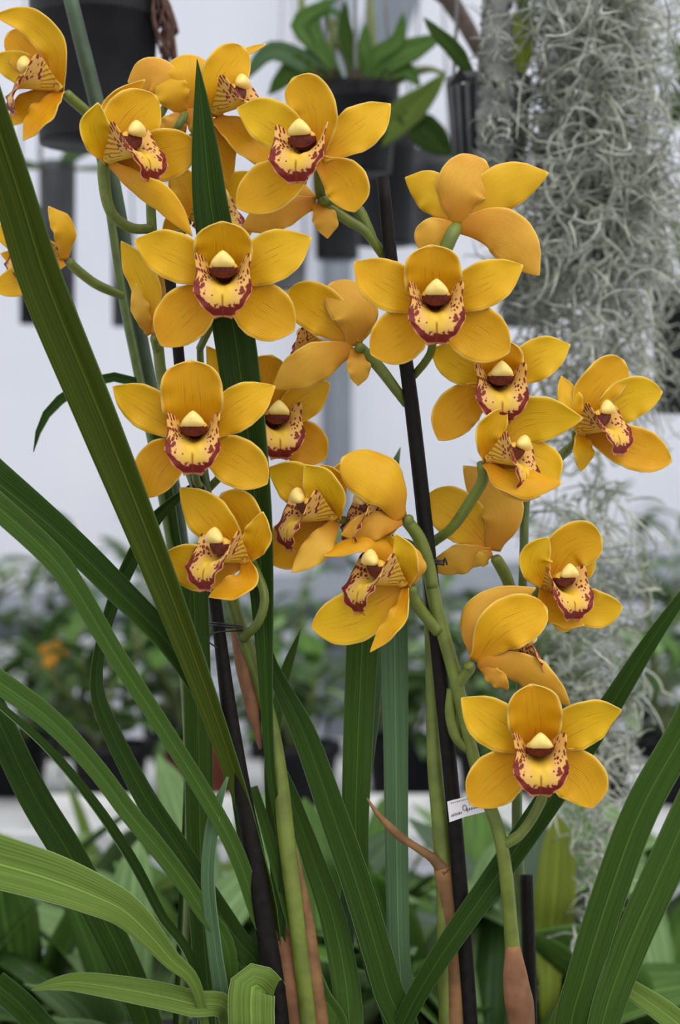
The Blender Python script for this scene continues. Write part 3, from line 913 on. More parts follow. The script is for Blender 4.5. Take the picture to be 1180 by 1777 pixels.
flower(left, 'narrow flower seen edge on behind the high left front facing one', (258, 580), -20, (-.6, .3, -.4), [
    (P_, [(262, 578, 0), (256, 500, 8), (210, 418, -4)], 58, {'side': 1}),
    (S_, [(264, 582, 4), (246, 540, 14), (236, 492, 4)], 34, {'side': -1}),
    (S_, [(264, 580, -4), (276, 510, -10), (268, 450, -10)], 40, {'side': -1})],
    [(268, 590, -20), (272, 610, -40)], None)
flower(right, 'flower seen from behind left of the right stake, its stalk arching to the stake', (614, 602), 30, (-.55, .15, -.6), [
    (P_, [(610, 598, -4), (565, 545, 4), (498, 506, -10)], 84, {'side': 1, 'prof': 's'}),
    (S_, [(618, 598, 0), (618, 540, 18), (572, 492, 4)], 84, {'side': -1, 'prof': 's'}),
    (P_, [(620, 598, -10), (640, 550, -14), (638, 498, -16)], 34, {'side': -1}),
    (S_, [(610, 604, 4), (552, 628, 16), (472, 674, 4)], 72, {'side': -1}),
    (S_, [(618, 608, 0), (624, 640, 8), (621, 670, 0)], 44, {'side': -1})],
    [(628, 606, 20), (660, 640, 10), (690, 680, 5), (706, 700, -15)], (560, 596, -30), .6, lface=(-.9, 0, -.2), rad=(9, 10, 10, 9, 9))
flower(left, 'flower half hidden behind the broad upright leaf at mid height', (470, 740), -55, (.3, -.1, .95), [
    (S_, [(466, 722, -8), (462, 665, 14), (472, 616, 24)], 78, {'prof': 'd'}),
    (P_, [(485, 732, 0), (525, 697, 8), (573, 664, -4)], 66),
    (P_, [(455, 725, 0), (405, 668, 5), (358, 600, -4)], 60),
    (S_, [(455, 755, 0), (432, 795, 5), (415, 840, 0)], 60, R_),
    (S_, [(485, 752, -6), (525, 768, 4), (566, 796, 0)], 78, R_)],
    [(455, 765, -40), (400, 810, -40), (360, 850, -40)], (470, 740, 0), .95, lface=(.25, -.02, .96))

flower(left, 'lowest flower of the left stem, facing left just above the stake tie', (425, 972), 98, (-.62, -.1, .75), [
    (P_, [(415, 955, 0), (368, 902, 10), (312, 846, 0)], 78),
    (S_, [(428, 955, -10), (425, 900, -4), (384, 856, 10)], 72, {'prof': 'd'}),
    (P_, [(434, 970, 0), (450, 930, 24), (456, 888, 40)], 52, {'cup': .4}),
    (S_, [(410, 975, -6), (350, 985, 0), (286, 962, -6)], 78, {'prof': 'r'}),
    (S_, [(430, 975, 10), (425, 1010, 30), (362, 1036, 40)], 48, {'n': (-.3, .4, .8)})],
    [(442, 985, 60), (459, 1035, 84), (448, 1080, 80), (421, 1108, 26)], (420, 972, 0), 1.0, lface=(-.72, .14, .68), rad=(8, 8, 8, 8, 8))

flower(right, 'left drooping flower of the pair at centre, its dark red lip tip hanging free', (582, 903), 60, (-.82, -.1, .5), [
    (P_, [(570, 890, -10), (520, 842, -8), (464, 812, -20)], 78),
    (P_, [(582, 898, 10), (565, 850, 40), (528, 806, 50)], 72, {'side': 1, 'cup': .3}),
    (S_, [(575, 890, 0), (575, 840, 0), (555, 806, 0)], 60),
    (S_, [(570, 905, -14), (515, 940, -10), (462, 972, -20)], 86, {'prof': 'r'}),
    (S_, [(586, 902, 10), (555, 945, 40), (506, 994, 50)], 48, {'n': (.3, .5, .8), 'side': -1})],
    [(600, 905, 40), (640, 930, 20), (700, 940, 10), (742, 960, 30)], (575, 898, 0), 1.0, lface=(-.90, .06, .42))

flower(right, 'right hooded flower of the pair at centre, seen from its side', (698, 902), 75, (-.85, -.1, .3), [
    (P_, [(696, 898, 10), (672, 840, 36), (592, 796, 30)], 92, {'side': -1, 'prof': 's', 'cup': .3}),
    (S_, [(688, 895, -20), (635, 825, -20), (570, 818, -20)], 64),
    (S_, [(697, 905, 10), (650, 912, 20), (592, 928, 10)], 50, {'side': -1}),
    (S_, [(690, 905, -10), (650, 925, -20), (600, 935, -30)], 46)],
    [(708, 905, 60), (728, 935, 48), (744, 985, 40), (750, 1020, 38)], (680, 898, -20), .92, lface=(-.92, .05, .36), rad=(10, 11, 12, 12, 11))

flower(right, 'lower centre flower facing left below the pair, above the pale green leaves', (704, 1018), 80, (-.72, -.1, .62), [
    (S_, [(694, 1000, -6), (645, 935, 10), (562, 965, 30)], 56, {'n': (-.2, .7, .6), 'cup': -.3}),
    (P_, [(700, 1005, -10), (680, 960, -14), (655, 930, -20)], 60),
    (P_, [(706, 1014, 10), (706, 970, 36), (686, 926, 40)], 46, {'cup': .2}),
    (S_, [(708, 1018, 0), (724, 985, 14), (712, 945, 14)], 34, {'side': -1}),
    (P_, [(692, 1022, -10), (620, 1068, 0), (540, 1089, -10)], 88, {'prof': 'r'}),
    (S_, [(706, 1020, 10), (690, 1072, 36), (642, 1132, 40)], 34, {'n': (-.4, .2, .9)})],
    [(715, 1035, 60), (735, 1065, 45), (762, 1096, 38)], (695, 1012, 0), 1.02, lface=(-.84, .16, .52), rad=(10, 11, 10, 12))

flower(right, 'flower seen from behind at the top right, its green stalk pointing at the viewer', (793, 388), 30, (.05, .35, -.9), [
    (P_, [(785, 385, 0), (752, 335, 4), (703, 308, -10)], 70, {'side': -1}),
    (P_, [(803, 385, 0), (868, 328, 6), (952, 300, -10)], 80, {'side': -1}),
    (S_, [(793, 388, 4), (802, 325, 18), (842, 278, 0)], 92, {'side': -1, 'prof': 's'}),
    (S_, [(786, 398, 2), (752, 408, 6), (728, 432, 0)], 60, {'side': -1, 'prof': 's'}),
    (S_, [(802, 394, 2), (872, 402, 8), (936, 478, 0)], 84, {'side': -1})],
    [(784, 408, 60), (772, 435, 62), (755, 480, 30), (722, 560, -15)], (835, 375, -45), .6, lface=(.6, .2, -.5), rad=(12, 12, 11, 9, 8))
flower(right, 'half closed cup shaped flower tipping right in front of the far right pair', (845, 800), 70, (.68, .1, .72), [
    (P_, [(846, 792, -8), (905, 732, -8), (1012, 726, 10)], 84, {'n': (.1, -.25, 1)}),
    (S_, [(843, 800, 0), (845, 755, 18), (880, 706, 24)], 50, {'cup': .4}),
    (P_, [(862, 805, -10), (930, 800, -4), (968, 838, 20)], 70, {'n': (-.3, .5, .8), 'prof': 'r'}),
    (S_, [(845, 805, 16), (895, 832, 50), (976, 838, 56)], 62, {'n': (.2, .6, .8), 'cup': -.25}),
    (S_, [(850, 812, 8), (890, 842, 20), (938, 862, 20)], 48, {'n': (0, .4, 1), 'side': -1})],
    [(838, 832, 50), (815, 872, 30), (785, 915, 10), (750, 942, -20)], (852, 798, 2), .92, lface=(.80, -.02, .58), roll=.35, rad=(10, 10, 10, 9, 9))

flower(right, 'rightmost flower, facing right against the hanging moss', (1008, 748), -30, (.62, -.05, .78), [
    (S_, [(1010, 742, 0), (1028, 682, 10), (1084, 626, 4)], 76, {'prof': 'd'}),
    (P_, [(1002, 745, 8), (990, 700, 24), (974, 652, 10)], 46),
    (P_, [(1032, 735, -10), (1090, 692, -4), (1150, 680, -10)], 74, {'prof': 'r'}),
    (S_, [(1030, 756, -10), (1100, 778, 0), (1166, 802, -6)], 76, R_),
    (S_, [(1003, 752, 8), (1012, 782, 26), (1008, 818, 20)], 40)],
    [(998, 765, -45), (985, 780, -58)], (1010, 750, 0), .92, lface=(.72, .2, .66))

flower(right, 'flower seen from behind beside the right stake, petals pointing up and left', (855, 958), -40, (-.3, .5, -.7), [
    (P_, [(850, 952, 0), (800, 900, 6), (742, 858, -8)], 88, {'side': 1, 'prof': 's'}),
    (S_, [(856, 952, 4), (872, 885, 16), (804, 808, -6)], 84, {'side': -1}),
    (P_, [(862, 950, 0), (882, 900, 4), (888, 850, -8)], 40, {'side': -1}),
    (S_, [(850, 960, 6), (800, 972, 14), (745, 990, 0)], 56, {'side': -1}),
    (S_, [(852, 962, 4), (835, 972, 8), (822, 984, 0)], 30, {'side': -1})],
    [(860, 968, -30), (880, 1005, -45), (895, 1060, -58), (904, 1090, -60)], None, rad=(10, 11, 10, 9, 9))
flower(right, 'flower facing right above the side facing one on the right', (945, 1020), 10, (.5, -.15, .84), [
    (P_, [(945, 1012, 6), (926, 972, 20), (952, 932, 24)], 60, {'cup': .4}),
    (S_, [(958, 1005, -6), (985, 952, 4), (1046, 936, 10)], 84, {'prof': 'd'}),
    (P_, [(975, 1015, -10), (1015, 985, -20), (1030, 960, -20)], 40),
    (S_, [(940, 1022, 10), (960, 1056, 30), (1014, 1086, 36)], 50, {'n': (.3, .5, .9), 'cup': -.1}),
    (S_, [(965, 1050, 0), (980, 1075, 8), (985, 1096, 0)], 50, {'prof': 's'}),
    (P_, [(975, 1030, -8), (1028, 1056, -4), (1081, 1054, -10)], 66, {'prof': 'r'})],
    [(930, 1035, -20), (918, 1060, -50), (907, 1088, -60)], (952, 1020, 0), .90, lface=(.52, .02, .85))

flower(right, 'side facing flower on the right, its lower sepal drooping onto the lowest bloom', (826, 1148), 70, (.7, .25, .1), [
    (S_, [(823, 1143, -6), (826, 1070, 0), (930, 1020, -6)], 58, {'side': -1}),
    (P_, [(829, 1145, 8), (870, 1090, 24), (950, 1056, 16)], 90, {'side': 1, 'prof': 's', 'n': (.3, .2, 1)}),
    (S_, [(832, 1150, 6), (905, 1162, 18), (990, 1224, 8)], 60, {'side': -1, 'cup': .3}),
    (S_, [(842, 1160, 0), (866, 1182, 6), (882, 1196, 0)], 34, {'side': -1})],
    [(815, 1160, 55), (800, 1180, 42), (792, 1192, 36)], (872, 1138, -12), .8, lface=(.9, .1, .1), rad=(9, 10, 10, 10))
flower(rear, 'flower at the top left corner cut by the frame, facing left', (104, 160), -150, (-.72, 0, .62), [
    (P_, [(106, 150, 10), (98, 88, 30), (52, 38, 40), (-12, 26, 40)], 56, {'cup': .3}),
    (S_, [(92, 142, -10), (48, 92, -10), (12, 58, -20)], 70, {'prof': 's'}),
    (P_, [(85, 150, -14), (40, 120, -20), (-20, 100, -20)], 60),
    (S_, [(106, 156, 10), (72, 200, 30), (40, 244, 30)], 56, {'n': (-.3, .4, .9)}),
    (S_, [(95, 162, -6), (50, 186, -6), (15, 218, -10)], 56)],
    [(120, 168, -165), (145, 190, -185), (163, 208, -212)], (100, 154, 0), 1.0, lface=(-.93, .12, .34), rad=(10, 10, 10, 9))

flower(rear, 'flower at the left edge mostly hidden behind the long leaning leaf', (112, 452), -150, (-.8, 0, .5), [
    (P_, [(112, 448, 6), (112, 398, 14), (84, 358, 10)], 44, {'side': -1}),
    (P_, [(100, 445, -10), (40, 420, -10), (-20, 392, -20)], 50),
    (S_, [(108, 456, 6), (50, 482, 14), (-14, 502, 6)], 56, {'prof': 'r'}),
    (S_, [(100, 460, -10), (60, 455, -20), (0, 440, -20)], 44)],
    [(125, 460, -165), (165, 492, -190), (214, 514, -213)], (90, 430, -10), .95, lface=(-.9, -.1, .4), rad=(9, 9, 9, 8))

# ------------------------------------------------------------------ stakes, ties, label
def stake(name, pts, rad, mat, label, group=None, sides=14):
    P = [W(*p) for p in pts]
    o = tube(name, P, [r * PX for r in rad], M[mat], None, sides, 40, origin=P[-1])
    return tag(o, label, 'stake', group)


ZP = 0.868
pyb = lambda d: 888.5 + (CAMZ - ZP) / PX / (1 - d * PX)
stake('plant_stake', [(282, 400, 0), (303, 545, 5), (318, 690, 10), (345, 850, 20), (373, 1040, 30), (400, 1250, 30), (430, 1430, 28), (462, 1620, 22), (482, 1760, 15), (500, pyb(10), 10)], [9, 10, 10, 11, 11, 15, 17, 18, 19, 19], 'stake', 'leaning black plant stake left of centre behind the left flowering stem', 'black plant stakes')
stake('plant_stake', [(664, 308, 5), (682, 480, 5), (706, 640, 8), (721, 760, 10), (743, 960, 12), (765, 1175, 14), (791, 1446, 14), (817, 1780, 10), (826, pyb(8), 8)], [11, 12, 13, 13.5, 13, 13, 13, 12.5, 12], 'stake', 'tall black plant stake right of centre with its cut top showing', 'black plant stakes')
stake('plant_stake', [(914, 1519, -20), (920, 1700, -20), (925, pyb(-25), -25)], [10.5, 11, 11], 'stake', 'short black plant stake beside the brown sheath at the lower right', 'black plant stakes')
stake('cane', [(117, -25, -240), (145, 90, -240), (170, 190, -240), (208, 385, -245), (246, 600, -250), (272, 720, -260), (310, 900, -280), (335, 1200, -330), (345, pyb(-420), -420)], [14, 15, 15, 14, 13, 13, 12, 12, 12], 'cane', 'deep green cane slanting down the upper left behind the flowers')


def wire_ring(name, c, d, r, n, label, tilt=0.35, ends=()):
    ang = np.linspace(0, 2 * math.pi * n, 40 * n)
    P = []
    for i, a_ in enumerate(ang):
        x, z = math.cos(a_) * r, math.sin(a_) * r
        P.append(W(c[0] + x, c[1] + tilt * x * .3 + (i / len(ang) - .5) * 8, d + z))
    for e in ends: P.append(W(*e))
    o = tube(name, P, 1.5 * PX, M['wire'], None, 6, 40 * n + 8)
    return tag(o, label, 'tie', 'wire ties on the stakes')


wire_ring('wire_tie', (392, 1086), 20, 29, 2, 'dark wire tie binding the left stem to its black stake', .5, [(372, 1098, 46), (362, 1112, 44), (376, 1124, 46)])
wire_ring('wire_tie', (748, 975), 14, 22, 2, 'dark wire loop around the right black stake beside its curving stem', .2, [(772, 968, 25), (776, 980, 20)])

# paper tag stuck on the right stake
lab = empty('plant_label', W(776, 1408, 32), 'small white printed label stuck to the right black stake', 'label')
c4 = [(776, 1391), (806, 1383), (840, 1376), (841, 1409), (808, 1417), (780, 1427)]
dd = 30
V = [W(x, y, dd) for x, y in c4] + [W(x, y, dd - 2) for x, y in c4]
F = [(5, 4, 3, 2, 1, 0), tuple(range(6, 12))] + [(i, (i + 1) % 6, 6 + (i + 1) % 6, 6 + i) for i in range(6)]
mesh_obj('card', V, F, [M['white']], lab, smooth=False)
# the printed rows: tiny dark marks, too small to read in the picture
row_marks = []
for (x0, y0, x1, y1, n_, hgt) in ((783, 1418, 802, 1412, 7, 4.5), (809, 1408, 833, 1401, 6, 4.0), (782, 1395, 812, 1387, 9, 1.6)):
    for i in range(n_):
        a_ = (i + .15) / n_; b_ = (i + .72) / n_
        hh = hgt * (0.7 + 0.5 * random.random())
        row_marks.append([(x0 + (x1 - x0) * a_, y0 + (y1 - y0) * a_), (x0 + (x1 - x0) * b_, y0 + (y1 - y0) * b_), hh])
V, F = [], []
for (p0, p1, hh) in row_marks:
    k0 = len(V)
    V += [W(p0[0], p0[1], dd + .6), W(p1[0], p1[1], dd + .6), W(p1[0], p1[1] - hh, dd + .6), W(p0[0], p0[1] - hh, dd + .6)]
    F.append((k0, k0 + 1, k0 + 2, k0 + 3))
mesh_obj('print', V, F, [M['ink']], lab, smooth=False)
ring = [W(806 + 3.2 * math.cos(a_), 1402 - 4.8 * math.sin(a_), dd + .8) for a_ in np.linspace(0.3, 2 * math.pi + .3, 14)]
tube('handwritten_loop', ring + [W(812, 1409, dd + .8)], .6 * PX, M['ink'], lab, 5, 24)
# a sticky fold that wraps the card round the stake
V = [W(782, 1389, dd - 1), W(804, 1384, dd - 1), W(806, 1416, dd - 1), W(785, 1424, dd - 1), W(782, 1389, dd - 4), W(804, 1384, dd - 4), W(806, 1416, dd - 4), W(785, 1424, dd - 4)]
mesh_obj('adhesive_backing', V, [(3, 2, 1, 0), (4, 5, 6, 7), (0, 1, 5, 4), (1, 2, 6, 5), (2, 3, 7, 6), (3, 0, 4, 7)], [M['white']], lab, smooth=False)

# ------------------------------------------------------------------ background leaf stock (shared meshes)
def leaf_mesh(length, width, droop, fold, mat, back, n=9, nu=5, blunt=.3, name='leaf'):
    t = np.linspace(0, 1, n)
    ang = -droop * t
    dx, dz = np.cos(ang), np.sin(ang)
    C = np.zeros((n, 3))
    C[1:, 0] = np.cumsum((dx[:-1] + dx[1:]) / 2) * length / (n - 1)
    C[1:, 2] = np.cumsum((dz[:-1] + dz[1:]) / 2) * length / (n - 1)
    hw = np.interp(t, [0, .1, .35, .6, .85, .95, 1], [.16, .4, .9, 1, .72, .4, .04]) * width / 2
    G, uv = blade_grid(C, hw, (0, 0, 1), fold=fold, nu=nu)
    V, F, mi = shell(G, 0.0007)
    o = mesh_obj(name, V, F, [M[mat], M[back]], None, uv=uv, mat_idx=mi, origin=(0, 0, 0))
    me = o.data
    bpy.data.objects.remove(o)
    return me


SMALL = [leaf_mesh(.075, .020, dr, .25, m, b) for dr in (.3, .9, 1.5) for m, b in (('leaf_far', 'leaf_far_pale'), ('leaf_far_dark', 'leaf_far'), ('leaf_far_pale', 'leaf_far'))]
ROUND = [leaf_mesh(.06, .034, dr, .15, m, b) for dr in (.3, .9) for m, b in (('leaf_far', 'leaf_far_pale'), ('leaf_far_dark', 'leaf_far'))]
BROAD = [leaf_mesh(.19, .052, dr, .22, m, b, 12) for dr in (.3, .8, 1.3) for m, b in (('leaf_far', 'leaf_far_pale'), ('leaf_far_dark', 'leaf_far'), ('leaf_far_pale', 'leaf_far'))]
STRAPS = [leaf_mesh(.26, .024, dr, .3, m, b, 14) for dr in (.5, 1.0, 1.7) for m, b in (('leaf_far', 'leaf_far_pale'), ('leaf_far_dark', 'leaf_far'), ('leaf_light', 'leaf_far_pale'))]


def leaf_at(parent, me, pos, az, el, scale=1.0, roll=0.0, name='leaf'):
    o = bpy.data.objects.new(name, me)
    COL.objects.link(o)
    o.rotation_euler = (Matrix.Rotation(az, 4, 'Z') @ Matrix.Rotation(-el, 4, 'Y') @ Matrix.Rotation(roll, 4, 'X')).to_euler()
    o.scale = (scale,) * 3
    put(o, pos, parent)
    return o


def small_pot(parent, c, r, h, mat):
    lathe('pot', [(0.001, 0), (r * .78, 0), (r * .95, h * .82), (r * 1.04, h * .82), (r * 1.04, h), (r * .93, h), (r * .9, h * .85), (.001, h * .85)], mat, c, parent, 18)


def caned_plant(x, y, z, r, h, label, group, stock, ncane=4, per=11, potmat='pot_black', hp=.075, seed=0, spread=.09, sc=1.0):
    rd = random.Random(seed)
    t = empty('potted_plant', (x, y, z), label, 'plant', group)
    small_pot(t, (x, y, z), r, hp, M[potmat])
    lathe('soil', [(r * .88, hp * .86), (.002, hp * .93)], M['bark'], (x, y, z), t, 14)
    for c in range(ncane):
        az = rd.uniform(0, 6.28)
        lean = rd.uniform(.25, 1.0) * spread
        hh = h * rd.uniform(.7, 1.0)
        P = [np.array((x + math.cos(az) * r * .3, y + math.sin(az) * r * .3, z + hp * .85))]
        for q in (.4, .75, 1.0):
            P.append(np.array((x + math.cos(az) * (r * .3 + lean * q ** 1.4), y + math.sin(az) * (r * .3 + lean * q ** 1.4), z + hp * .85 + (hh - hp * .85) * q)))
        tube('cane', P, [.0028, .0035, .0028, .0015], M['bulb'], t, 6, 10)
        Cc = catmull(P, per + 2)
        for i in range(per):
            leaf_at(t, rd.choice(stock), Cc[i + 2 if i < per - 1 else -1], rd.uniform(0, 6.28), rd.uniform(-.1, 1.1), sc * rd.uniform(.65, 1.15), rd.uniform(-.4, .4))
    return t


def rosette_plant(x, y, z, r, hp, label, group, stock, n=14, potmat='pot_black', seed=0, el=(.3, 1.25), sc=(.7, 1.2)):
    rd = random.Random(seed)
    t = empty('potted_plant', (x, y, z), label, 'plant', group)
    small_pot(t, (x, y, z), r, hp, M[potmat])
    lathe('soil', [(r * .88, hp * .86), (.002, hp * .93)], M['bark'], (x, y, z), t, 14)
    for i in range(n):
        az = i * 2.4 + rd.uniform(-.3, .3)
        e = el[0] + (el[1] - el[0]) * ((i + .5) / n) + rd.uniform(-.12, .12)
        leaf_at(t, rd.choice(stock), (x + math.cos(az) * r * .25, y + math.sin(az) * r * .25, z + hp * .9), az, e, rd.uniform(*sc), rd.uniform(-.8, .8))
    return t


# rear bench: two rows, named by where they stand against the orchids
rear_spots = [(-170, 2.40, 'far left leafy plant with a small orange flower on the rear bench', 'pot_black'), (20, 2.45, 'leafy potted plant on the rear bench at the left edge', 'pot_black'), (190, 2.38, 'leafy potted plant on the rear bench behind the thin arching leaves', 'pot_black'), (350, 2.42, 'leafy plant in a terracotta pot on the rear bench behind the left stake', 'terracotta'),
              (520, 2.38, 'leafy potted plant on the rear bench between left stake and pale leaves', 'pot_black'), (700, 2.44, 'leafy potted plant on the rear bench left of the right stake', 'pot_black'), (860, 2.38, 'leafy potted plant on the rear bench behind the lowest right flower', 'pot_black'), (1030, 2.42, 'leafy potted plant on the rear bench behind the trailing moss', 'pot_black'), (1190, 2.38, 'leafy potted plant on the rear bench at the right edge', 'pot_black')]
for i, (px, y, lb, pm) in enumerate(rear_spots):
    t = caned_plant((px - 590) * PX * y, y, ZR, .05, .235, lb, 'plants on the rear bench', SMALL + ROUND, ncane=6, per=12, potmat=pm, seed=40 + i, spread=.11)
    if i == 0:
        pass
back_spots = [(-60, 'back row plant farthest left'), (110, 'back row plant second from the left'), (300, 'back row plant behind the left stake foot'), (480, 'back row plant beside the grey wall post'), (660, 'back row plant right of the grey wall post'), (830, 'back row plant behind the right stake'), (1000, 'taller back row plant behind the lower right flower'), (1150, 'tallest back row plant at the right edge')]
for i, (px, lb) in enumerate(back_spots):
    y = 2.82
    caned_plant((px - 590) * PX * y, y, ZR, .05, .27 if 3 < i < 6 else .37 if i > 5 else .33, lb + ' against the white wall', 'plants on the rear bench', SMALL, ncane=5, per=11, seed=80 + i, spread=.10, sc=1.05)

# small orange flower in the rear row
p0 = WD(94, 1138, 2.36)
fl = empty('cut_flower', p0, 'small blurred orange flower among the rear foliage at left', 'flower')
oM = plain('orange_petal', (0.55, 0.24, 0.012), 0.5, .15, 60)
for k_ in range(5):
    a_ = k_ * 1.2566
    t = np.linspace(0, 1, 7)
    C = p0 + np.outer(t * .020, (math.cos(a_), -.35, math.sin(a_)))
    G, uv = blade_grid(C, np.interp(t, [0, .6, 1], [.003, .009, .002]), (0, -1, 0), cup=.2, nu=5)
    V, F, mi = shell(G, .0006)
    mesh_obj('petal', V, F, [oM, oM], fl, uv=uv, mat_idx=mi, origin=p0)
tube('stalk', [p0, p0 + (.004, .03, -.06), p0 + (.0, .06, -.16)], .0016, M['stem_dark'], fl, 6, 10)

# white trays on the front edge of the rear bench
for px, wpx, lb in ((150, 150, 'white tray on the rear bench edge at the lower left'), (350, 110, 'white tray on the rear bench edge behind the left stake'), (690, 130, 'white tray on the rear bench edge behind the pale green leaves'), (860, 90, 'white tray on the rear bench edge behind the right stake')):
    y = 2.22
    x = (px - 590) * PX * y; w_ = wpx * PX * y / 2
    t = empty('plant_tray', (x, y, ZR), lb, 'tray', 'white trays on the rear bench')
    V, F = box_geo((x - w_, y - .04, ZR + .001), (x + w_, y + .05, ZR + .006)); mesh_obj('tray_floor', V, F, [M['tray']], t, smooth=False)
    for lo, hi in (((x - w_, y - .045, ZR + .001), (x + w_, y - .04, ZR + .026)), ((x - w_, y + .05, ZR + .001), (x + w_, y + .055, ZR + .026)), ((x - w_ - .005, y - .045, ZR + .001), (x - w_, y + .055, ZR + .026)), ((x + w_, y - .045, ZR + .001), (x + w_ + .005, y + .055, ZR + .026))):
        V, F = box_geo(lo, hi); mesh_obj('tray_side', V, F, [M['tray']], t, smooth=False)

# nearer bench: broad leaved plants behind the orchids
near_spots = [(-150, 1.42, 'B', 'broad leaved plant on the near bench beyond the left edge'), (60, 1.50, 'B', 'broad leaved plant on the near bench behind the folded pale leaf'), (230, 1.40, 'B', 'broad leaved plant on the near bench below the thin arching leaves'), (400, 1.55, 'B', 'broad leaved plant on the near bench behind the left stake'), (560, 1.42, 'B', 'broad leaved plant on the near bench between the two stakes'),
              (720, 1.52, 'B', 'broad leaved plant on the near bench behind the pale blue green leaf'), (850, 1.38, 'B', 'broad leaved plant on the near bench behind the right stake foot'), (1010, 1.54, 'B', 'broad leaved plant on the near bench under the trailing moss'), (1170, 1.44, 'B', 'broad leaved plant on the near bench at the right edge'),
              (-40, 1.78, 'S', 'strap leaved plant in the second row at the left'), (180, 1.80, 'S', 'strap leaved plant in the second row behind the arching leaves'), (420, 1.80, 'B', 'broad leaved plant in the second row behind the left stake'), (640, 1.78, 'S', 'strap leaved plant in the second row at the centre'), (840, 1.80, 'B', 'broad leaved plant in the second row right of the right stake'), (1080, 1.78, 'S', 'strap leaved plant in the second row at the right')]
for i, (px, y, kd, lb) in enumerate(near_spots):
    rosette_plant((px - 590) * PX * y, y, ZF, .052, .10, lb, 'plants on the near bench', BROAD + ROUND * 2 if kd == 'B' else STRAPS + BROAD, n=24, seed=120 + i, el=(.30, 1.4), sc=(.75, 1.25) if y < 1.7 else (.6, 1.0))

# yellow green old leaf standing under the moss
yl = empty('potted_plant', (WD(950, 0, 1.41)[0], 1.41, ZF), 'single pale yellow green leaf standing upright right of the lowest flower', 'plant')
small_pot(yl, yl.location, .04, .09, M['pot_black'])
lathe('soil', [(.035, .078), (.002, .083)], M['bark'], yl.location, yl, 14)
Pc = [WD(968, 1410, 1.41), WD(968, 1470, 1.40), WD(962, 1560, 1.40), WD(955, 1640, 1.41), np.array((yl.location.x, 1.41, ZF + .08))]
C = catmull(Pc, 22)
G, uv = blade_grid(C, np.interp(np.linspace(0, 1, 22), [0, .12, .3, .5, .62, 1], [.001, .012, .0155, .0145, .008, .004]), cdir(0, .1, 1), cup=.3, nu=7)
V, F, mi = shell(G, .0012)
mesh_obj('leaf', V, F, [M['leaf_yellow'], M['leaf_yellow']], yl, uv=uv, mat_idx=mi, origin=C[-1])

# ------------------------------------------------------------------ hanging pots
def hang(parent, c, r, ztop, zpipe, n=3, mat='wire_pale'):
    for i in range(n):
        a_ = 2 * math.pi * i / n + .5
        tube('hanging_wire', [(c[0] + math.cos(a_) * r, c[1] + math.sin(a_) * r, ztop), (c[0], c[1], zpipe)], .0014, M[mat], parent, 6, 2)


def hanging_pot(px, py_rim, py_bot, wpx, dist, pipe, label, mat='pot_black', taper=.8, wires=3, group='hanging pots', name='hanging_pot', collar=True):
    top, bot = WD(px, py_rim, dist), WD(px, py_bot, dist)
    r = wpx / 2 * PX * dist
    h = top[2] - bot[2]
    c = (bot[0], dist, bot[2])
    t = empty(name, c, label, 'pot', group)
    pr = [(.001, 0), (r * taper, 0), (r * taper * 1.01, h * .02), (r * .95, h * .80), (r * .99, h * .81), (r * .99, h * .83), (r, h * .985), (r * .99, h), (r * .93, h), (r * .9, h * .84), (.001, h * .84)] if collar else [(.001, 0), (r * taper, 0), (r * .97, h * .95), (r, h), (r * .93, h), (r * .9, h * .9), (.001, h * .9)]
    lathe('pot_body', pr, M[mat], c, t, 36)
    lathe('bark', [(r * .88, h * .85), (r * .4, h * .93), (.002, h * .95)], M['bark'], c, t, 20)
    hang(t, c, r * .96, top[2] - .004, pipe, wires)
    return t, c, r, h


t1, c1, r1, h1 = hanging_pot(165, -12, 250, 228, 1.30, 1.98, 'large ribbed black pot hanging at the upper left behind the top flowers', taper=.84)
# dry roots hanging over its rim
rd = random.Random(3)
V, F = [], []
for i in range(46):
    a_ = rd.uniform(-.5, .35)
    s = np.array((c1[0] + math.cos(a_) * r1 * 1.02, 1.30 + math.sin(a_) * r1 * 1.02, c1[2] + h1 * 1.0))
    P = [s + (-.02, 0, .01)]
    L = rd.uniform(.02, .055)
    P += [s, s + (rd.uniform(.0, .008), rd.uniform(-.006, .006), -L * .5), s + (rd.uniform(-.004, .012), rd.uniform(-.006, .006), -L)]
    v_, f_, _ = tube_geo(catmull(P, 8), .0011, 4)
    F += [tuple(q + len(V) for q in ff) for ff in f_]
    V += v_.tolist()
tag(mesh_obj('roots', V, F, [M['root']], t1), kind='stuff')
# leaves below the big pot belong to a plant hanging farther back
t2, c2, r2, h2 = hanging_pot(100, 282, 565, 64, 2.10, 1.98, 'tall narrow grey pot hanging low at the left', 'pot_slate', .92, 2, collar=False)
for az, el, sc in ((2.9, .25, 1.0), (.4, .1, .8), (3.6, .0, .8), (-.9, .3, .7)):
    leaf_at(t2, BROAD[0], (c2[0], 2.10, c2[2] + h2 * .95), az, el, sc)
t3, c3, r3, h3 = hanging_pot(52, 360, 562, 40, 2.25, 1.98, 'small dark pot hanging at the left edge under the hidden flower', 'pot_black', .9, 2, collar=False)
t4, c4_, r4, h4 = hanging_pot(213, 400, 566, 40, 2.3, 1.98, 'small slate pot hanging behind the green cane', 'pot_slate', .9, 2, collar=False)

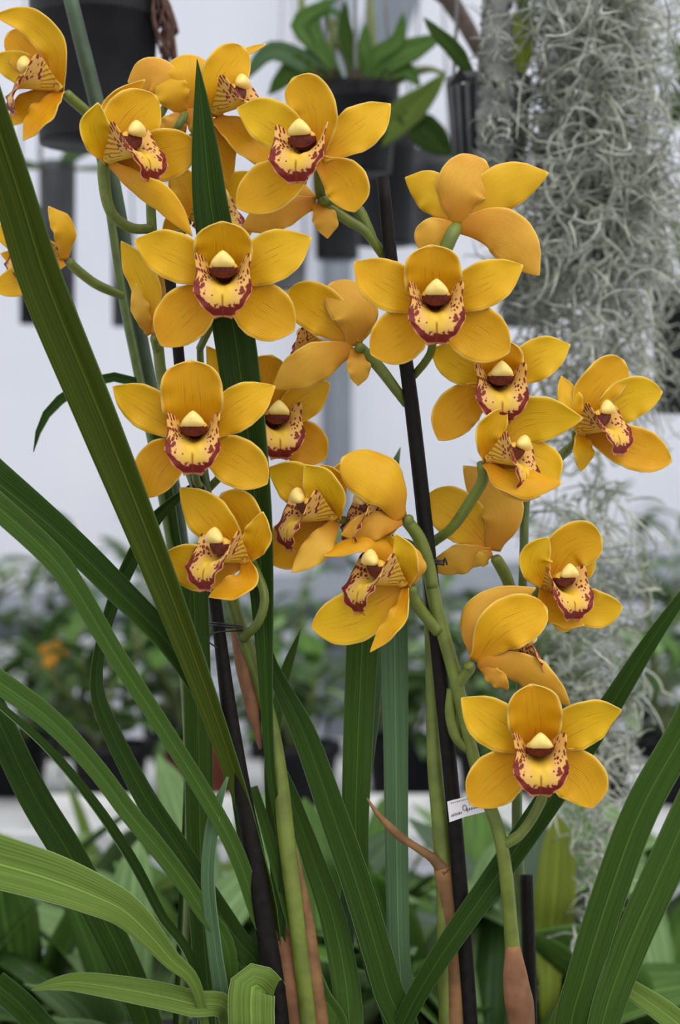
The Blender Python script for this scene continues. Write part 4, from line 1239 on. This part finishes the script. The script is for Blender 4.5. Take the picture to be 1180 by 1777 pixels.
# centre: black pot with a leafy plant, second pot under it
t5, c5, r5, h5 = hanging_pot(618, 150, 300, 150, 1.62, 1.98, 'black pot of a leafy plant hanging behind the top centre flower', taper=.8)
top5 = c5[2] + h5
def oriented_leaf(parent, pts, w, dist, mat='leaf_mid', back='leaf_mid_back', n=(0, .2, 1), fold=.2, wire=None, name='leaf'):
    P = [WD(p[0], p[1], dist + (p[2] if len(p) > 2 else 0)) for p in pts]
    C = catmull(P, 16)
    t = np.linspace(0, 1, 16)
    hw = np.interp(t, [0, .12, .4, .65, .88, 1], [.15, .45, 1, .95, .5, .03]) * w / 2 * PX * dist
    G, uv = blade_grid(C, hw, cdir(*n), fold=fold, nu=7)
    V, F, mi = shell(G, .0009)
    return mesh_obj(name, V, F, [M[mat], M[back]], parent, uv=uv, mat_idx=mi, origin=C[0])


for pts, w, m in (([(600, 150), (560, 90), (520, 40), (590, -5)], 34, 'leaf_far'), ([(600, 150), (500, 95), (460, 95), (425, 140)], 40, 'leaf_blue'), ([(600, 150), (540, 110), (500, 130), (465, 165)], 46, 'leaf_mid'),
                  ([(640, 150), (680, 105), (720, 85), (768, 62)], 46, 'leaf_far'), ([(628, 150), (632, 90), (634, 40)], 26, 'leaf_far'), ([(640, 155), (620, 110), (600, 60), (598, 0)], 30, 'leaf_mid'),
                  ([(770, 130), (740, 165), (690, 210), (625, 268)], 56, 'leaf_light'), ([(690, 200), (720, 215), (755, 245), (785, 270)], 60, 'leaf_dark'), ([(630, 150), (665, 130), (700, 120), (730, 150)], 36, 'leaf_far'), ([(600, 160), (570, 130), (540, 120), (515, 150)], 40, 'leaf_dark'),
                  ([(632, 150), (650, 100), (690, 70), (700, 20)], 30, 'leaf_far'), ([(590, 165), (545, 40), (580, 20), (600, 40)], 22, 'leaf_far'), ([(620, 150), (560, 170), (520, 210), (500, 270)], 40, 'leaf_dark')):
    oriented_leaf(t5, pts, w, 1.60, m)
for pts in ([(590, 180), (560, 130), (530, 60), (520, -40)], [(610, 175), (605, 110), (575, 50), (560, 0)], [(640, 180), (640, 130), (645, 70), (640, -30)], [(600, 175), (580, 120), (575, 70), (585, 30)], [(650, 180), (690, 140), (740, 120), (772, 128)]):
    tube('cane', [WD(x, y, 1.61) for x, y in pts], [.003, .004, .004, .002], M['bulb'], t5, 6, 14)
for i in range(9):
    a_ = random.uniform(-1, 1)
    tube('aerial_root', [WD(620 + 40 * a_, 165, 1.6), WD(620 + 70 * a_, 120, 1.58), WD(620 + 90 * a_, 140, 1.57)], .0011, M['bark'], t5, 5, 10)
t6, c6, r6, h6 = hanging_pot(668, 225, 425, 112, 1.90, 1.98, 'dark pot hanging behind the top of the right stake', 'pot_black', .86, 2)
hanging_pot(748, 262, 425, 84, 2.02, 1.98, 'dark pot hanging behind the rear facing flower at the upper right', 'pot_slate', .86, 2)
t7, c7, r7, h7 = hanging_pot(585, 300, 450, 86, 2.35, 1.98, 'dark pot hanging by the grey wall post', 'pot_black', .86, 2)
t8, c8, r8, h8 = hanging_pot(500, 420, 505, 70, 2.35, 1.98, 'small grey pot hanging left of the grey wall post', 'pot_grey', .86, 2)
t9, c9, r9, h9 = hanging_pot(915, 420, 565, 110, 1.85, 1.98, 'dark pot hanging behind the thin moss right of the stake', 'pot_slate', .82, 2)
tA, cA, rA, hA = hanging_pot(1205, 500, 716, 150, 1.62, 1.98, 'black pot with a grey rim hanging at the right edge', 'pot_black', .88, 3)
lathe('rim', [(rA * 1.0, hA * .93), (rA * 1.045, hA * .93), (rA * 1.045, hA * 1.01), (rA * .96, hA * 1.01)], M['pot_grey'], cA, tA, 36)
for pts, w, m in (([(1205, 500), (1190, 430), (1170, 380)], 40, 'leaf_mid'), ([(1205, 500), (1230, 420), (1250, 330)], 40, 'leaf_mid')):
    oriented_leaf(tA, pts, w, 1.62, m)
# plant peeping out behind the moss at the right edge
tB, cB, rB, hB = hanging_pot(1230, 240, 330, 100, 1.75, 1.98, 'pot with dark leaves hanging at the right edge behind the thick moss', 'terracotta', .85, 2)
for pts, w, m in (([(1220, 235), (1180, 180), (1145, 165)], 44, 'leaf_dark'), ([(1220, 235), (1190, 200), (1150, 200)], 40, 'leaf_mid'), ([(1225, 235), (1190, 130), (1170, 60)], 36, 'leaf_mid')):
    oriented_leaf(tB, pts, w, 1.74, m)

# slotted basket with the moss grown pole standing in it
db = 1.40
top, bot = WD(848, 138, db), WD(848, 300, db)
rb = 146 / 2 * PX * db
hb = top[2] - bot[2]
bk = empty('slotted_basket', (bot[0], db, bot[2]), 'grey slotted basket hanging left of the thick moss', 'basket')
lathe('liner', [(.001, .004), (rb * .72, .004), (rb * .86, hb * .9), (rb * .84, hb * .9), (.001, hb * .82)], M['pot_slate'], bk.location, bk, 28)
lathe('rim', [(rb * .92, hb * .93), (rb, hb * .93), (rb * 1.02, hb), (rb * .92, hb), (rb * .92, hb * .93)], M['pot_grey'], bk.location, bk, 32)
lathe('foot', [(rb * .70, 0), (rb * .80, 0), (rb * .81, hb * .08), (rb * .72, hb * .08), (rb * .70, 0)], M['pot_slate'], bk.location, bk, 32)
for i in range(20):
    a_ = 2 * math.pi * i / 20
    tube('slat', [(bot[0] + math.cos(a_) * rb * .77, db + math.sin(a_) * rb * .77, bot[2] + hb * .05), (bot[0] + math.cos(a_) * rb * .95, db + math.sin(a_) * rb * .95, bot[2] + hb * .95)], .0026, M['pot_grey'], bk, 5, 2)
hang(bk, (bot[0], db, bot[2]), rb * .96, top[2] - .003, 1.98, 3)
for pts, w, m in (([(900, 140, -.02), (905, 80, -.02), (890, 20, -.02)], 40, 'leaf_yellow'), ([(900, 140), (915, 60), (905, -10)], 34, 'leaf_light'), ([(880, 140), (905, 100), (925, 60)], 34, 'leaf_light'), ([(830, 150), (790, 90), (760, 60), (735, 30)], 30, 'leaf_mid')):
    oriented_leaf(bk, pts, w, db, m)
# triangular black plant tag standing in it
V = [WD(778, 150, db - .05), WD(815, 140, db - .05), WD(797, 118, db - .05)] + [WD(778, 150, db - .048), WD(815, 140, db - .048), WD(797, 118, db - .048)]
mesh_obj('corner_tab', V, [(0, 1, 2), (5, 4, 3), (0, 3, 4, 1), (1, 4, 5, 2), (2, 5, 3, 0)], [M['pot_black']], bk, smooth=False)

# mossy pole
pp = [WD(856, 285, db - .085), WD(858, 200, db - .085), WD(860, 90, db - .075), WD(862, -60, db - .06), WD(862, -300, db - .05)]
C = catmull(pp, 60)
R = np.full(60, 25 * PX * db)
V, F, uv = tube_geo(C, R, 16)
V = np.array(V)
V += RNG.normal(0, .0022, V.shape)
tag(mesh_obj('moss_pole', V, F, [M['pole']], None, uv=uv, origin=C[0]), 'grey moss grown pole hanging in front of the slotted basket', 'pole')
# brown branch crossing the top
o = tube('branch', [WD(835, 95, 1.55), WD(812, 50, 1.55), WD(780, 0, 1.54), WD(740, -60, 1.52), WD(700, -320, 1.47), WD(690, -560, 1.45)], [.006, .008, .008, .009, .009, .008], M['branch'], None, 8, 24)
tag(o, 'thin brown branch slanting across the white gap at the top', 'branch')

# ------------------------------------------------------------------ Spanish moss
def moss_mesh(name, regions, dist, depth, parent, rad, seed, kink=.75):
    """regions: (count, y0, y1, x0 at y0, x1 at y0, x0 at y1, x1 at y1, strand length px, downwardness)"""
    g = np.random.default_rng(seed)
    Vs, Fs = [], []
    base = 0
    seg, sides = 13, 3
    ft = []
    for i in range(seg - 1):
        for k_ in range(sides):
            k2 = (k_ + 1) % sides
            ft.append((i * sides + k_, i * sides + k2, (i + 1) * sides + k2, (i + 1) * sides + k_))
    ft = np.array(ft)
    for (cnt, y0, y1, a0, a1, b0, b1, L, down) in regions:
        for _ in range(cnt):
            q = g.random()
            py = y0 + (y1 - y0) * q
            xl, xr = a0 + (b0 - a0) * q, a1 + (b1 - a1) * q
            s = (g.random() + g.random() + g.random()) / 3 if g.random() < .35 else g.random()
            px = xl + (xr - xl) * s
            dz = g.normal(0, depth)
            p = WD(px, py, dist + dz)
            ln = L * g.uniform(.5, 1.5) * PX * dist / seg
            th = g.uniform(0, 6.28); el = g.uniform(-1.2, 1.0)
            dv = np.array((math.cos(th) * math.cos(el), math.sin(th) * math.cos(el), math.sin(el)))
            curl = g.normal(0, 1, 3) * .35
            C = np.zeros((seg, 3))
            for i in range(seg):
                C[i] = p
                p = p + dv * ln
                curl = curl * .9 + g.normal(0, 1, 3) * .12
                k_ = kink if g.random() < .12 else .0
                dv = dv + np.cross(dv, curl) * .55 + g.normal(0, 1, 3) * k_ + np.array((0, 0, -down))
                dv = dv / np.linalg.norm(dv)
            r = rad * g.uniform(.6, 1.35)
            T = nrm(np.gradient(C, axis=0))
            N = nrm(np.cross(T, np.array((.3, .9, .2))))
            B = np.cross(T, N)
            an = np.array((0, 2.094, 4.189))
            taper = np.interp(np.linspace(0, 1, seg), [0, .1, .8, 1], [.5, 1, .9, .3])[:, None, None] * r
            V = C[:, None] + taper * (np.cos(an)[None, :, None] * N[:, None] + np.sin(an)[None, :, None] * B[:, None])
            Vs.append(V.reshape(-1, 3)); Fs.append(ft + base); base += seg * sides
    o = mesh_obj(name, np.vstack(Vs), np.vstack(Fs), [M['moss']], parent)
    return tag(o, kind='stuff')


dm = 1.38
ms = empty('spanish_moss', WD(1010, 300, dm), 'thick grey green curtain of hanging moss at the upper right, thinning downwards', 'moss')
moss_mesh('moss_strands', [
    (1250, -60, 300, 950, 1120, 930, 1140, 150, .06),
    (820, 280, 480, 915, 1150, 910, 1165, 150, .06),
    (330, 470, 680, 905, 1130, 920, 1120, 140, .12),
    (130, 660, 950, 930, 1110, 930, 1110, 120, .15),
    (330, 950, 1250, 960, 1120, 940, 1120, 80, .05),
    (210, 1230, 1480, 980, 1100, 990, 1080, 80, .06),
    (70, 1480, 1640, 995, 1070, 985, 1030, 70, .1)], dm, .045, ms, .00092, 7)
moss_mesh('moss_core', [(420, -60, 420, 965, 1100, 945, 1110, 130, .05)], dm + .09, .03, ms, .0011, 17)
tube('hanging_wire', [WD(1010, 60, dm), (WD(1010, 60, dm)[0], 1.45, 1.98)], .0014, M['wire'], ms, 6, 2)
for i in range(6):
    x = 960 + 25 * i
    tube('tassel', [WD(1010, -250, 1.42), WD(x, -120, dm), WD(x + 5, 40, dm)], [.004, .007, .004], M['moss'], ms, 6, 12)
m2 = empty('spanish_moss', WD(860, 120, 1.30), 'small beard of grey moss clinging to the pole and basket', 'moss')
moss_mesh('moss_strands', [(90, -50, 290, 842, 884, 836, 886, 45, .06), (26, 130, 290, 810, 905, 830, 905, 70, .02)], db - .095, .012, m2, .0006, 9)
m3 = empty('spanish_moss', WD(1160, 560, 1.5), 'loose wisps of grey moss across the rim of the right edge pot', 'moss')
moss_mesh('moss_strands', [(110, 420, 700, 1100, 1185, 1090, 1175, 110, .05)], 1.46, .02, m3, .0006, 12)
